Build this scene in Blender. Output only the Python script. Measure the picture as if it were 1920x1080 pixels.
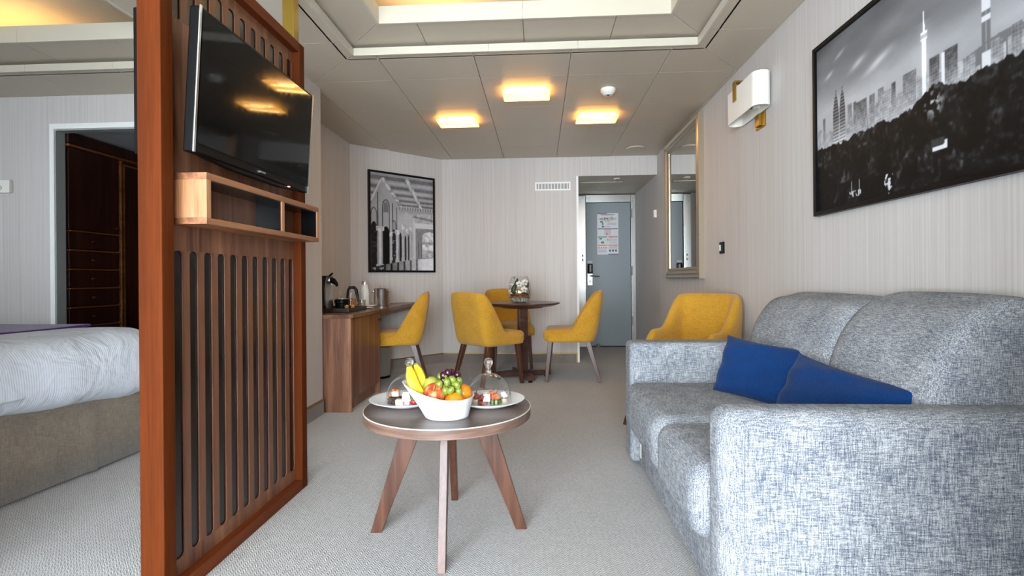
import bpy, math, random
import numpy as np
from mathutils import Vector, Matrix
from math import sin, cos, pi, radians, sqrt, atan2, hypot

random.seed(7)
np.random.seed(7)
for _o in list(bpy.data.objects):
    bpy.data.objects.remove(_o, do_unlink=True)
scene = bpy.context.scene
COL = scene.collection

# ------------------------------------------------------------------ camera
YAW, ROLL, EYE = 0.054, 0.008, 0.97
cam_data = bpy.data.cameras.new('camera')
cam_data.sensor_width = 36.0
cam_data.lens = 18.0
cam_data.shift_y = -18.0 / 1920.0
cam_data.clip_start = 0.02
cam = bpy.data.objects.new('camera', cam_data)
COL.objects.link(cam)
_f = Vector((-sin(YAW), cos(YAW), 0))
_r0 = Vector((cos(YAW), sin(YAW), 0))
_u0 = Vector((0, 0, 1))
_r = _r0 * cos(ROLL) - _u0 * sin(ROLL)
_u = _r0 * sin(ROLL) + _u0 * cos(ROLL)
_m = Matrix((_r, _u, -_f)).transposed().to_4x4()
_m.translation = Vector((0, 0, EYE))
cam.matrix_world = _m
scene.camera = cam

# ------------------------------------------------------------------ light
world = bpy.data.worlds.new('sky')
scene.world = world
world.use_nodes = True
_bg = world.node_tree.nodes['Background']
_bg.inputs[0].default_value = (0.82, 0.92, 1.0, 1)
_bg.inputs[1].default_value = 33.0
scene.view_settings.view_transform = 'Standard'
scene.view_settings.look = 'None'
scene.view_settings.gamma = 1.0
scene.view_settings.use_curve_mapping = False
scene.view_settings.exposure = 0.0
WINDOW_Y = -0.75
OPENINGS = [(-4.3, -3.5), (-1.68, 0.50)]      # x spans of the two balcony doors
for _a, _b in OPENINGS:
    _l = bpy.data.lights.new('window_portal', 'AREA')
    _l.shape = 'RECTANGLE'
    _l.size, _l.size_y = _b - _a, 2.1
    _l.cycles.is_portal = True
    _lo = bpy.data.objects.new('window_portal', _l)
    COL.objects.link(_lo)
    _lo.location = ((_a + _b) / 2, WINDOW_Y - 0.12, 1.1)
    _lo.rotation_euler = (radians(90), 0, 0)
    _lo.rotation_euler = Vector((0, -1, 0)).to_track_quat('Z', 'Y').to_euler()

# ------------------------------------------------------------------ materials
MATS = {}
def srgb(r, g, b):
    f = lambda c: (c / 255.0 / 12.92) if c / 255.0 <= 0.04045 else ((c / 255.0 + 0.055) / 1.055) ** 2.4
    return (f(r), f(g), f(b), 1.0)

class NT:
    """small helper around a material node tree"""
    def __init__(s, name):
        s.m = bpy.data.materials.new(name)
        s.m.use_nodes = True
        s.t = s.m.node_tree
        s.bsdf = s.t.nodes['Principled BSDF']
        s.out = s.t.nodes['Material Output']
        s._tc = None
    def n(s, typ, **kw):
        nd = s.t.nodes.new(typ)
        for k, v in kw.items():
            setattr(nd, k, v)
        return nd
    def link(s, a, b):
        s.t.links.new(a, b)
    def coord(s, scale=(1, 1, 1), rot=(0, 0, 0), kind='Object'):
        if s._tc is None:
            s._tc = s.n('ShaderNodeTexCoord')
        mp = s.n('ShaderNodeMapping')
        mp.inputs['Scale'].default_value = scale
        mp.inputs['Rotation'].default_value = rot
        s.link(s._tc.outputs[kind], mp.inputs['Vector'])
        return mp.outputs[0]
    def noise(s, scale, vec, detail=2.0, rough=0.5, dist=0.0):
        nd = s.n('ShaderNodeTexNoise')
        nd.inputs['Scale'].default_value = scale
        nd.inputs['Detail'].default_value = detail
        nd.inputs['Roughness'].default_value = rough
        nd.inputs['Distortion'].default_value = dist
        s.link(vec, nd.inputs['Vector'])
        return nd.outputs['Fac']
    def math(s, op, a, b=None, c=None):
        nd = s.n('ShaderNodeMath', operation=op)
        for i, v in enumerate((a, b, c)):
            if v is None:
                continue
            if isinstance(v, (int, float)):
                nd.inputs[i].default_value = v
            else:
                s.link(v, nd.inputs[i])
        return nd.outputs[0]
    def ramp(s, fac, stops):
        nd = s.n('ShaderNodeValToRGB')
        el = nd.color_ramp.elements
        while len(el) < len(stops):
            el.new(0.5)
        for e, (p, c) in zip(el, stops):
            e.position = p
            e.color = c
        s.link(fac, nd.inputs[0])
        return nd.outputs[0]
    def bump(s, h, strength, dist=0.01):
        nd = s.n('ShaderNodeBump')
        nd.inputs['Strength'].default_value = strength
        nd.inputs['Distance'].default_value = dist
        s.link(h, nd.inputs['Height'])
        s.link(nd.outputs[0], s.bsdf.inputs['Normal'])
    def base(s, sock):
        s.link(sock, s.bsdf.inputs['Base Color'])
    def set(s, **kw):
        for k, v in kw.items():
            s.bsdf.inputs[k.replace('_', ' ')].default_value = v
        return s

def plain(name, col, rough=0.5, metal=0.0, **kw):
    t = NT(name)
    t.set(Base_Color=col, Roughness=rough, Metallic=metal)
    for k, v in kw.items():
        t.bsdf.inputs[k.replace('_', ' ')].default_value = v
    # faint surface mottling, so that no surface is perfectly even
    n = t.noise(35.0, t.coord(), 3.0)
    r = t.math('MULTIPLY_ADD', n, 0.12, max(rough - 0.06, 0.0))
    t.link(r, t.bsdf.inputs['Roughness'])
    MATS[name] = t.m
    return t.m

def wood(name, dark, mid, light, axis='z', scale=1.0, rough=0.42, bands=1.0, spec=0.4):
    t = NT(name)
    k = {'r': (2.5, 2.5, 60), 'x': (1.2, 26, 26), 'y': (26, 1.2, 26), 'z': (26, 26, 1.2)}[axis]
    k = tuple(v * scale for v in k)
    a = t.noise(1.0, t.coord(k), 5.0, 0.6, 0.6)
    k2 = {'r': (2, 2, 14), 'x': (0.6, 6, 6), 'y': (6, 0.6, 6), 'z': (6, 6, 0.6)}[axis]
    b = t.noise(1.0, t.coord(tuple(v * scale for v in k2)), 2.0, 0.5, 1.0)
    k3 = {'r': (14, 14, 420), 'x': (8, 240, 240), 'y': (240, 8, 240), 'z': (240, 240, 8)}[axis]
    c = t.noise(1.0, t.coord(k3), 1.0)
    f = t.math('MULTIPLY_ADD', a, 0.5, t.math('MULTIPLY', b, 0.38 * bands))
    f = t.math('ADD', f, t.math('MULTIPLY', c, 0.14))
    t.base(t.ramp(f, [(0.36, dark), (0.5, mid), (0.66, light)]))
    t.set(Roughness=rough)
    t.bsdf.inputs['Specular IOR Level'].default_value = spec
    t.bump(c, 0.06, 0.002)
    MATS[name] = t.m
    return t.m

def weave(name, dark, mid, light, s=1.0, rough=0.9, sheen=0.2, bump=0.35, contrast=1.0, streak=14):
    t = NT(name)
    fx = t.noise(1.0, t.coord((streak * s, 330 * s, 330 * s)), 2.0)
    fy = t.noise(1.0, t.coord((330 * s, streak * s, 330 * s)), 2.0)
    fz = t.noise(1.0, t.coord((330 * s, 330 * s, streak * s)), 2.0)
    big = t.noise(9.0, t.coord(), 2.0)
    f = t.math('ADD', t.math('ADD', fx, fy), fz)
    f = t.math('MULTIPLY_ADD', t.math('SUBTRACT', f, 1.5), 1.25 * contrast, 0.5)
    f2 = t.math('MULTIPLY_ADD', t.math('SUBTRACT', big, 0.5), 0.3, f)
    t.base(t.ramp(f2, [(0.22, dark), (0.5, mid), (0.78, light)]))
    t.set(Roughness=rough)
    t.bsdf.inputs['Sheen Weight'].default_value = sheen
    t.bsdf.inputs['Specular IOR Level'].default_value = 0.2
    t.bump(f, bump, 0.0015)
    MATS[name] = t.m
    return t.m

def glass(name, tint=(1, 1, 1, 1), rough=0.0, ior=1.45):
    """thin clear glass: fresnel mix of a clear and a mirror surface"""
    t = NT(name)
    t.t.nodes.remove(t.bsdf)
    tr = t.n('ShaderNodeBsdfTransparent')
    tr.inputs[0].default_value = tint
    gl = t.n('ShaderNodeBsdfGlossy')
    gl.inputs['Roughness'].default_value = rough
    fr = t.n('ShaderNodeLayerWeight')
    fac = t.math('MULTIPLY_ADD', t.math('POWER', fr.outputs['Facing'], 2.6), 0.9, 0.055 * (ior - 1) / 0.45)
    fac = t.math('MULTIPLY_ADD', t.noise(6.0, t.coord()), 0.01, fac)
    mx = t.n('ShaderNodeMixShader')
    t.link(fac, mx.inputs[0])
    t.link(tr.outputs[0], mx.inputs[1])
    t.link(gl.outputs[0], mx.inputs[2])
    t.link(mx.outputs[0], t.out.inputs[0])
    MATS[name] = t.m
    return t.m

def emit(name, col, strength, rough=0.4):
    t = NT(name)
    t.set(Base_Color=(0.8, 0.75, 0.65, 1), Roughness=rough)
    t.bsdf.inputs['Emission Color'].default_value = col
    t.bsdf.inputs['Emission Strength'].default_value = strength
    MATS[name] = t.m
    return t.m

def vcol(name, rough=0.25):
    t = NT(name)
    a = t.n('ShaderNodeAttribute', attribute_name='print')
    t.base(a.outputs['Color'])
    t.set(Roughness=rough)
    MATS[name] = t.m
    return t.m

# wallpaper: fine irregular vertical threads
def wallpaper():
    t = NT('striped_wallpaper')
    a = t.noise(1.0, t.coord((170, 170, 1.0)), 2.0, 0.7)
    b = t.noise(1.0, t.coord((80, 80, 0.4)), 2.0, 0.6)
    c = t.noise(1.0, t.coord((520, 520, 90)), 1.0)
    f = t.math('ADD', t.math('MULTIPLY', a, 0.55), t.math('MULTIPLY', b, 0.45))
    col = t.ramp(f, [(0.36, (0.475, 0.435, 0.415, 1)), (0.5, (0.525, 0.495, 0.475, 1)), (0.64, (0.56, 0.545, 0.53, 1))])
    t.base(col)
    t.set(Roughness=0.75)
    t.bump(t.math('MULTIPLY_ADD', c, 0.5, f), 0.12, 0.002)
    MATS['wallpaper'] = t.m

def carpet(name, dark, light):
    """low pile carpet woven in small chevrons"""
    t = NT(name)
    v = t.coord(kind='Object')
    wob = t.noise(22.0, v, 2.0)
    sep = t.n('ShaderNodeSeparateXYZ')
    t.link(v, sep.inputs[0])
    x = t.math('MULTIPLY_ADD', wob, 0.010, sep.outputs[0])
    zz = t.math('PINGPONG', x, 0.011)
    y = t.math('ADD', sep.outputs[1], t.math('MULTIPLY', zz, 1.25))
    y = t.math('ADD', y, t.math('MULTIPLY', sep.outputs[2], 1.0))
    y = t.math('MULTIPLY_ADD', t.noise(30.0, v, 1.0), 0.012, y)
    st = t.math('SINE', t.math('MULTIPLY', y, 2 * pi / 0.0115))
    st = t.math('MULTIPLY_ADD', st, 0.5, 0.5)
    br = t.noise(110.0, v, 2.0)
    fine = t.noise(420.0, v, 2.0)
    f = t.math('MULTIPLY', st, t.math('MULTIPLY_ADD', br, 1.1, 0.1))
    f = t.math('MULTIPLY_ADD', fine, 0.35, t.math('MULTIPLY', f, 0.85))
    big = t.noise(2.2, v, 2.0)
    f = t.math('MULTIPLY_ADD', t.math('SUBTRACT', big, 0.5), 0.12, f)
    t.base(t.ramp(f, [(0.12, dark), (0.75, light)]))
    t.set(Roughness=0.95)
    t.bsdf.inputs['Specular IOR Level'].default_value = 0.1
    t.bsdf.inputs['Sheen Weight'].default_value = 0.25
    t.bump(f, 0.6, 0.004)
    MATS[name] = t.m

wallpaper()
carpet('carpet', srgb(120, 115, 112), srgb(190, 189, 188))
carpet('carpet_skirting', srgb(100, 90, 84), srgb(150, 141, 134))
wood('walnut', srgb(62, 38, 26), srgb(104, 66, 46), srgb(140, 96, 68), 'z')
wood('walnut_y', srgb(74, 44, 28), srgb(128, 82, 54), srgb(166, 116, 80), 'y')
wood('walnut_end', srgb(96, 60, 38), srgb(158, 108, 72), srgb(190, 140, 100), 'z', rough=0.5)
wood('cherry', srgb(68, 28, 7), srgb(85, 38, 12), srgb(100, 49, 19), 'z', 0.7, rough=0.6, bands=0.7, spec=0.06)
wood('cherry_y', srgb(84, 36, 12), srgb(106, 50, 20), srgb(126, 64, 30), 'y', 0.7, rough=0.6, bands=0.7, spec=0.15)
wood('table_laminate', srgb(58, 45, 40), srgb(86, 70, 62), srgb(114, 96, 86), 'x', rough=0.3)
wood('leg_wood', srgb(50, 29, 21), srgb(78, 48, 35), srgb(100, 65, 50), 'z', 1.4, rough=0.33)
wood('desk_wood', srgb(66, 40, 28), srgb(110, 72, 52), srgb(146, 104, 78), 'z', rough=0.36)
wood('desk_top_wood', srgb(60, 38, 28), srgb(100, 68, 50), srgb(130, 92, 70), 'y', rough=0.26)
wood('dark_table_wood', srgb(44, 27, 22), srgb(68, 44, 36), srgb(92, 62, 52), 'x', rough=0.28)
wood('mahogany', srgb(26, 11, 8), srgb(44, 19, 12), srgb(62, 28, 18), 'z', rough=0.35)
wood('mahogany_rail', srgb(70, 34, 18), srgb(110, 60, 30), srgb(140, 84, 44), 'y', rough=0.3)
weave('mustard', srgb(150, 104, 22), srgb(181, 133, 38), srgb(200, 152, 56), 1.5, contrast=0.5, streak=22)
weave('sofa_fabric', srgb(76, 82, 97), srgb(129, 132, 137), srgb(185, 186, 187), 1.45, contrast=0.72, bump=0.5, sheen=0.0, streak=26)
weave('bed_skirt', srgb(98, 88, 76), srgb(116, 105, 92), srgb(132, 121, 108), 1.5, contrast=0.7)
plain('ceiling_panel', srgb(188, 176, 158), 0.42)
plain('ceiling_white', srgb(196, 188, 171), 0.5)
plain('ceiling_void', srgb(120, 112, 104), 0.9)
plain('white_paint', srgb(232, 232, 230), 0.45)
plain('grey_paint', srgb(150, 152, 150), 0.5)
plain('door_blue', srgb(142, 152, 156), 0.42)
plain('brushed_steel', (0.62, 0.61, 0.58, 1), 0.3, 1.0)
plain('chrome', (0.8, 0.8, 0.8, 1), 0.12, 1.0)
plain('brass', srgb(176, 146, 70), 0.3, 1.0)
plain('champagne', srgb(190, 178, 158), 0.3, 0.85)
plain('mirror_glass', (0.86, 0.88, 0.87, 1), 0.0, 1.0)
MATS['mirror_glass'].node_tree.nodes['Principled BSDF'].inputs['Roughness'].default_value = 0
for _lk in list(MATS['mirror_glass'].node_tree.links):
    if _lk.to_socket.name == 'Roughness':
        MATS['mirror_glass'].node_tree.links.remove(_lk)
plain('black_plastic', srgb(9, 9, 10), 0.4, Specular_IOR_Level=0.12)
plain('black_gloss', srgb(7, 7, 8), 0.06, Specular_IOR_Level=0.5)
plain('screen', srgb(6, 6, 7), 0.05, Specular_IOR_Level=0.3)
plain('slot_backing', srgb(9, 10, 12), 0.2, Specular_IOR_Level=0.6)
plain('black_frame', srgb(10, 9, 9), 0.4, Specular_IOR_Level=0.2)
plain('dark_brown_plastic', srgb(36, 27, 26), 0.35)
plain('ceramic', srgb(222, 222, 222), 0.12)
plain('white_plastic', srgb(226, 224, 216), 0.4)
plain('white_bottle', srgb(222, 222, 216), 0.3)
plain('shade_white', srgb(236, 232, 224), 0.7)
plain('cotton', srgb(226, 228, 234), 0.9)
plain('gold_trim', srgb(150, 122, 60), 0.35, 0.8)
plain('laminate_edge', srgb(200, 196, 190), 0.4)
wood('edge_laminate', srgb(70, 50, 42), srgb(104, 80, 68), srgb(138, 112, 98), 'r', rough=0.35)
weave('velvet_blue', srgb(2, 34, 76), srgb(4, 46, 96), srgb(12, 60, 116), 1.6, sheen=0.06, bump=0.12, contrast=0.45)
weave('purple_runner', srgb(50, 14, 70), srgb(66, 22, 90), srgb(84, 34, 108), 0.5)
glass('clear_glass')
glass('window_glass', ior=1.2)
emit('lamp_glow', (1.0, 0.42, 0.045, 1), 10.0)
emit('tube_glow', (1.0, 0.62, 0.22, 1), 26.0)
emit('cove_glow', (1.0, 0.60, 0.20, 1), 24.0)
emit('red_led', (1.0, 0.05, 0.08, 1), 3.0)
vcol('photo_print', 0.5)
MATS['photo_print'].node_tree.nodes['Principled BSDF'].inputs['Specular IOR Level'].default_value = 0.15
plain('print_white', srgb(222, 222, 224), 0.5)
for _n, _c in dict(purple=(98, 58, 120), green=(34, 130, 84), red=(206, 70, 60), orange=(222, 130, 60), text=(150, 148, 160),
                   dark=(58, 56, 62), plan=(196, 190, 186), pink=(214, 190, 196)).items():
    plain('print_' + _n, srgb(*_c), 0.5)

# food
def mottled(name, c0, c1, c2, scale, rough=0.35, stretch=(1, 1, 1), sss=0.0):
    t = NT(name)
    c0, c1, c2 = [tuple(q * 0.66 for q in c[:3]) + (1,) for c in (c0, c1, c2)]
    f = t.noise(scale, t.coord(stretch), 3.0, 0.6, 0.4)
    t.base(t.ramp(f, [(0.35, c0), (0.5, c1), (0.66, c2)]))
    t.set(Roughness=rough)
    t.bump(t.noise(scale * 6, t.coord()), 0.08, 0.001)
    MATS[name] = t.m
mottled('banana', srgb(226, 178, 22), srgb(246, 206, 44), srgb(250, 216, 66), 26.0, 0.45)
mottled('banana_tip', srgb(96, 84, 30), srgb(150, 150, 40), srgb(190, 186, 60), 60.0, 0.6)
mottled('pear_green', srgb(140, 154, 52), srgb(170, 182, 76), srgb(192, 196, 100), 30.0, 0.4)
mottled('apple_red', srgb(190, 40, 26), srgb(218, 84, 54), srgb(240, 176, 92), 34.0, 0.28, (2.2, 2.2, 0.5))
mottled('orange_peel', srgb(240, 124, 8), srgb(252, 146, 14), srgb(254, 164, 30), 120.0, 0.42)
mottled('grape_green', srgb(112, 132, 36), srgb(138, 156, 58), srgb(164, 178, 86), 50.0, 0.22)
mottled('grape_red', srgb(52, 18, 36), srgb(76, 26, 50), srgb(104, 46, 72), 50.0, 0.2)
mottled('stem_brown', srgb(60, 48, 26), srgb(92, 78, 40), srgb(116, 104, 56), 60.0, 0.7)
mottled('chocolate', srgb(38, 22, 18), srgb(60, 36, 30), srgb(82, 54, 46), 120.0, 0.55)
mottled('cream_cake', srgb(224, 206, 158), srgb(242, 230, 196), srgb(250, 244, 222), 80.0, 0.6)
mottled('white_cake', srgb(226, 226, 222), srgb(240, 240, 238), srgb(248, 248, 248), 60.0, 0.6)
mottled('strawberry', srgb(170, 20, 28), srgb(204, 34, 40), srgb(222, 70, 66), 90.0, 0.3)
mottled('leaf_green', srgb(20, 66, 26), srgb(44, 104, 44), srgb(80, 140, 60), 40.0, 0.5)
mottled('orchid_leaf', srgb(26, 44, 24), srgb(40, 62, 34), srgb(62, 84, 48), 30.0, 0.45)
mottled('salmon', srgb(214, 92, 54), srgb(232, 122, 82), srgb(240, 160, 124), 60.0, 0.35)
mottled('cured_meat', srgb(120, 40, 38), srgb(166, 72, 62), srgb(204, 128, 108), 80.0, 0.4)
mottled('bread', srgb(196, 170, 128), srgb(222, 204, 170), srgb(238, 226, 202), 70.0, 0.8)
mottled('cucumber', srgb(150, 186, 96), srgb(186, 210, 130), srgb(212, 226, 166), 70.0, 0.35)
mottled('cucumber_skin', srgb(20, 62, 24), srgb(34, 84, 32), srgb(60, 112, 46), 60.0, 0.35)
mottled('petal', srgb(255, 252, 246), srgb(255, 255, 252), srgb(255, 255, 255), 20.0, 0.5)
mottled('pollen', srgb(206, 160, 40), srgb(226, 184, 60), srgb(240, 206, 96), 60.0, 0.7)
mottled('pebble', srgb(196, 198, 186), srgb(226, 228, 218), srgb(248, 248, 242), 30.0, 0.5)
mottled('twig', srgb(50, 32, 20), srgb(84, 56, 34), srgb(124, 92, 58), 50.0, 0.8)
mottled('amber_sand', srgb(120, 72, 14), srgb(170, 112, 26), srgb(206, 160, 70), 50.0, 0.6)
mottled('coffee_pods', srgb(176, 120, 56), srgb(202, 146, 84), srgb(222, 178, 120), 40.0, 0.5)
mottled('snack_mix', srgb(150, 60, 40), srgb(196, 128, 60), srgb(224, 190, 120), 90.0, 0.6)

# ------------------------------------------------------------------ geometry helpers
WL = {}                                     # world location of objects built in world coordinates

class G:
    """collects geometry (world or local coordinates) and links it as one mesh object"""
    def __init__(s):
        s.v, s.f = [], []
    def add(s, vs, fs):
        k = len(s.v)
        s.v += [tuple(p) for p in vs]
        s.f += [tuple(i + k for i in f) for f in fs]
        return s
    def box(s, x0, x1, y0, y1, z0, z1):
        vs = [(x, y, z) for x in (x0, x1) for y in (y0, y1) for z in (z0, z1)]
        return s.add(vs, [(0, 1, 3, 2), (4, 6, 7, 5), (0, 4, 5, 1), (2, 3, 7, 6), (0, 2, 6, 4), (1, 5, 7, 3)])
    def prism(s, poly, a0, a1, axis='z'):
        n = len(poly)
        mk = {'z': lambda p, a: (p[0], p[1], a), 'y': lambda p, a: (p[0], a, p[1]), 'x': lambda p, a: (a, p[0], p[1])}[axis]
        vs = [mk(p, a0) for p in poly] + [mk(p, a1) for p in poly]
        fs = [tuple(range(n - 1, -1, -1)), tuple(range(n, 2 * n))]
        fs += [(i, (i + 1) % n, n + (i + 1) % n, n + i) for i in range(n)]
        return s.add(vs, fs)
    def lathe(s, prof, n=24, c=(0, 0, 0), sx=1.0, sy=1.0, cap=True):
        k = len(prof)
        vs = [(c[0] + r * sx * cos(2 * pi * i / n), c[1] + r * sy * sin(2 * pi * i / n), c[2] + z) for i in range(n) for r, z in prof]
        fs = []
        for i in range(n):
            j = (i + 1) % n
            for q in range(k - 1):
                fs.append((i * k + q, j * k + q, j * k + q + 1, i * k + q + 1))
        if cap:
            if prof[0][0] > 1e-6:
                fs.append(tuple(i * k for i in range(n - 1, -1, -1)))
            if prof[-1][0] > 1e-6:
                fs.append(tuple(i * k + k - 1 for i in range(n)))
        return s.add(vs, fs)
    def tube(s, pts, rad, n=8, sx=1.0):
        pts = [Vector(p) for p in pts]
        if not isinstance(rad, (list, tuple)):
            rad = [rad] * len(pts)
        vs, fs = [], []
        ref = None
        for i, p in enumerate(pts):
            d = (pts[min(i + 1, len(pts) - 1)] - pts[max(i - 1, 0)]).normalized()
            if ref is None:
                ref = Vector((0, 0, 1)) if abs(d.z) < 0.9 else Vector((1, 0, 0))
            a = d.cross(ref).normalized()
            b = a.cross(d).normalized()
            ref = b
            for j in range(n):
                t = 2 * pi * j / n
                vs.append(p + (a * cos(t) * sx + b * sin(t)) * rad[i])
        for i in range(len(pts) - 1):
            for j in range(n):
                q = (j + 1) % n
                fs.append((i * n + j, i * n + q, (i + 1) * n + q, (i + 1) * n + j))
        fs.append(tuple(range(n - 1, -1, -1)))
        fs.append(tuple((len(pts) - 1) * n + j for j in range(n)))
        return s.add(vs, fs)
    def taper(s, top, bot, st, sb, yaw=0.0):
        """square bar from top centre to bottom centre with half sizes st, sb"""
        ca, sa = cos(yaw), sin(yaw)
        vs = []
        for c, h in ((bot, sb), (top, st)):
            for dx, dy in ((-1, -1), (1, -1), (1, 1), (-1, 1)):
                lx, ly = dx * h[0], dy * h[1]
                vs.append((c[0] + lx * ca - ly * sa, c[1] + lx * sa + ly * ca, c[2]))
        return s.add(vs, [(3, 2, 1, 0), (4, 5, 6, 7), (0, 1, 5, 4), (1, 2, 6, 5), (2, 3, 7, 6), (3, 0, 4, 7)])
    def rbox(s, c, size, r, n=6, fn=None):
        """rounded box of centre c, full size, corner radius r; fn may displace a point"""
        h = [v / 2 for v in size]
        seen = {}
        vs, fs = [], []
        def vid(p):
            key = tuple(round(q, 6) for q in p)
            if key not in seen:
                seen[key] = len(vs)
                inner = [max(-h[k] + r, min(h[k] - r, p[k] * h[k])) for k in range(3)]
                raw = Vector([p[k] * h[k] for k in range(3)])
                d = raw - Vector(inner)
                q = Vector(inner) + (d.normalized() * r if d.length > 1e-9 else d)
                if fn:
                    q = Vector(fn(q, p))
                vs.append((q.x + c[0], q.y + c[1], q.z + c[2]))
            return seen[key]
        def g(k):                                   # grid lines with more of them near the rounded edge
            res = []
            e = min(r / h[k], 0.98)
            m = 4
            for i in range(m + 1):
                res.append(-1 + e * (1 - cos(pi / 2 * i / m)) if False else -1 + e * i / m)
            for i in range(1, n):
                res.append(-1 + e + (2 - 2 * e) * i / n)
            for i in range(m + 1):
                res.append(1 - e + e * i / m)
            out = []
            for q in res:
                if not out or q - out[-1] > 1e-6:
                    out.append(q)
            return out
        gr = [g(0), g(1), g(2)]
        for ax in range(3):
            u, w = (ax + 1) % 3, (ax + 2) % 3
            for sgn in (-1, 1):
                for i in range(len(gr[u]) - 1):
                    for j in range(len(gr[w]) - 1):
                        q = []
                        for a, b in ((i, j), (i + 1, j), (i + 1, j + 1), (i, j + 1)):
                            p = [0, 0, 0]
                            p[ax] = sgn; p[u] = gr[u][a]; p[w] = gr[w][b]
                            q.append(vid(p))
                        fs.append(tuple(q if sgn > 0 else q[::-1]))
        return s.add(vs, fs)
    def ball(s, c, r, n=14, m=9, sq=(1, 1, 1), fn=None):
        vs = [(0, 0, -1.0)]
        for i in range(1, m):
            t = pi * i / m
            for j in range(n):
                a = 2 * pi * j / n
                vs.append((sin(t) * cos(a), sin(t) * sin(a), -cos(t)))
        vs.append((0, 0, 1.0))
        fs = [(0, 1 + (j + 1) % n, 1 + j) for j in range(n)]
        for i in range(m - 2):
            for j in range(n):
                a, b = 1 + i * n + j, 1 + i * n + (j + 1) % n
                fs.append((a, b, b + n, a + n))
        k = len(vs) - 1
        fs += [(k, k - n + j, k - n + (j + 1) % n) for j in range(n)]
        if fn:
            vs = [fn(p) for p in vs]
        return s.add([(c[0] + p[0] * r * sq[0], c[1] + p[1] * r * sq[1], c[2] + p[2] * r * sq[2]) for p in vs], fs)
    def spin(s, ang, c):
        """turn everything collected so far about a vertical axis through c"""
        ca, sa = cos(ang), sin(ang)
        s.v = [(c[0] + (x - c[0]) * ca - (y - c[1]) * sa, c[1] + (x - c[0]) * sa + (y - c[1]) * ca, z) for x, y, z in s.v]
        return s
    def build(s, name, mat, parent=None, smooth=False, bevel=0.0, seg=2, sub=0, sharp=35, kind=None, label=None):
        xs = np.array(s.v, dtype=float)
        lo, hi = xs.min(0), xs.max(0)
        org = Vector(((lo[0] + hi[0]) / 2, (lo[1] + hi[1]) / 2, lo[2]))
        me = bpy.data.meshes.new(name)
        me.from_pydata([tuple(p - np.array(org)) for p in xs], [], s.f)
        me.update()
        me.materials.append(MATS[mat] if isinstance(mat, str) else mat)
        o = bpy.data.objects.new(name, me)
        COL.objects.link(o)
        if parent is not None:
            o.parent = parent
            o.location = org - WL[parent.name]
        else:
            o.location = org
        WL[o.name] = org
        if smooth or bevel or sub:
            me.polygons.foreach_set('use_smooth', [True] * len(me.polygons))
            if not sub and not bevel:
                me.set_sharp_from_angle(angle=radians(sharp))
        if bevel:
            b = o.modifiers.new('bevel', 'BEVEL')
            b.width, b.segments, b.limit_method, b.harden_normals = bevel, seg, 'ANGLE', True
            b.angle_limit = radians(32)
        if sub:
            b = o.modifiers.new('subdivision', 'SUBSURF')
            b.levels = b.render_levels = sub
        if kind:
            o['kind'] = kind
        if label:
            o['label'] = label
        return o

def thing(name, label, cat, loc=(0, 0, 0), group=None):
    o = bpy.data.objects.new(name, None)
    o.empty_display_size = 0.05
    COL.objects.link(o)
    o.location = loc
    WL[o.name] = Vector(loc)
    return tag(o, label, cat, group)

def tag(o, label, cat, group=None):
    o['label'], o['category'] = label, cat
    if group:
        o['group'] = group
    return o

def copy_tree(o, parent=None):
    c = o.copy()
    COL.objects.link(c)
    if parent is not None:
        c.parent = parent
        c.matrix_parent_inverse = o.matrix_parent_inverse.copy()
    for ch in list(o.children):
        copy_tree(ch, c)
    return c

def box(name, mat, x0, x1, y0, y1, z0, z1, parent=None, bevel=0.0, **kw):
    return G().box(x0, x1, y0, y1, z0, z1).build(name, mat, parent, bevel=bevel, **kw)

def struct(o):
    o['kind'] = 'structure'
    return o

# ================================================================== THE ROOM
CEIL = 2.36
XR = 1.345          # right wall
YB = 5.92           # back wall
YD = 7.25           # cabin door wall
YW = 3.64           # bedroom back wall
struct(box('floor', 'carpet', -4.8, 1.5, WINDOW_Y - 0.2, 7.4, -0.05, 0.0))
struct(box('wall_right', 'wallpaper', XR, XR + 0.1, WINDOW_Y, 7.4, 0, 2.75))
g = G()
g.box(-1.13, 0.44, YB, YB + 0.08, 0, 2.75)
g.box(0.44, XR, YB, YB + 0.08, 2.14, 2.75)
struct(g.build('wall_back', 'wallpaper'))
struct(box('wall_entry_left', 'wallpaper', 0.36, 0.44, YB + 0.08, YD, 0, 2.14))
struct(box('wall_entry_end', 'wallpaper', 0.36, XR, YD + 0.06, YD + 0.16, 0, 2.3))
struct(G().prism([(-1.93, 5.14), (-1.13, 5.925), (-1.13, 6.05), (-1.20, 6.05), (-2.03, 5.24), (-2.03, 5.14)], 0, 2.75).build('wall_angled', 'wallpaper'))
struct(box('wall_niche', 'wallpaper', -2.03, -1.93, YW, 5.14, 0, 2.75))
struct(box('wall_pillar', 'wallpaper', -1.95, -1.58, 3.18, YW, 0, 2.75))
g = G()
g.box(-4.75, -3.61, YW, YW + 0.07, 0, 2.75)
g.box(-3.61, -2.72, YW, YW + 0.07, 2.11, 2.75)
g.box(-2.72, -1.95, YW, YW + 0.07, 0, 2.75)
struct(g.build('wall_bedroom', 'wallpaper'))
struct(box('wall_added_shading', 'wallpaper', -1.85, -1.75, WINDOW_Y, 1.15, 0, CEIL))  # added wall, out of view, keeps the living room daylight off the bed
struct(box('wall_left', 'wallpaper', -4.8, -4.7, WINDOW_Y, 5.3, 0, 2.75))
g = G()
xs_ = [-4.8] + [q for ab in OPENINGS for q in ab] + [XR + 0.1]
for i in range(0, len(xs_), 2):
    g.box(xs_[i], xs_[i + 1], WINDOW_Y - 0.1, WINDOW_Y, 0, 2.75)
for a_, b_ in OPENINGS:
    g.box(a_, b_, WINDOW_Y - 0.1, WINDOW_Y, 2.16, 2.75)
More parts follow.
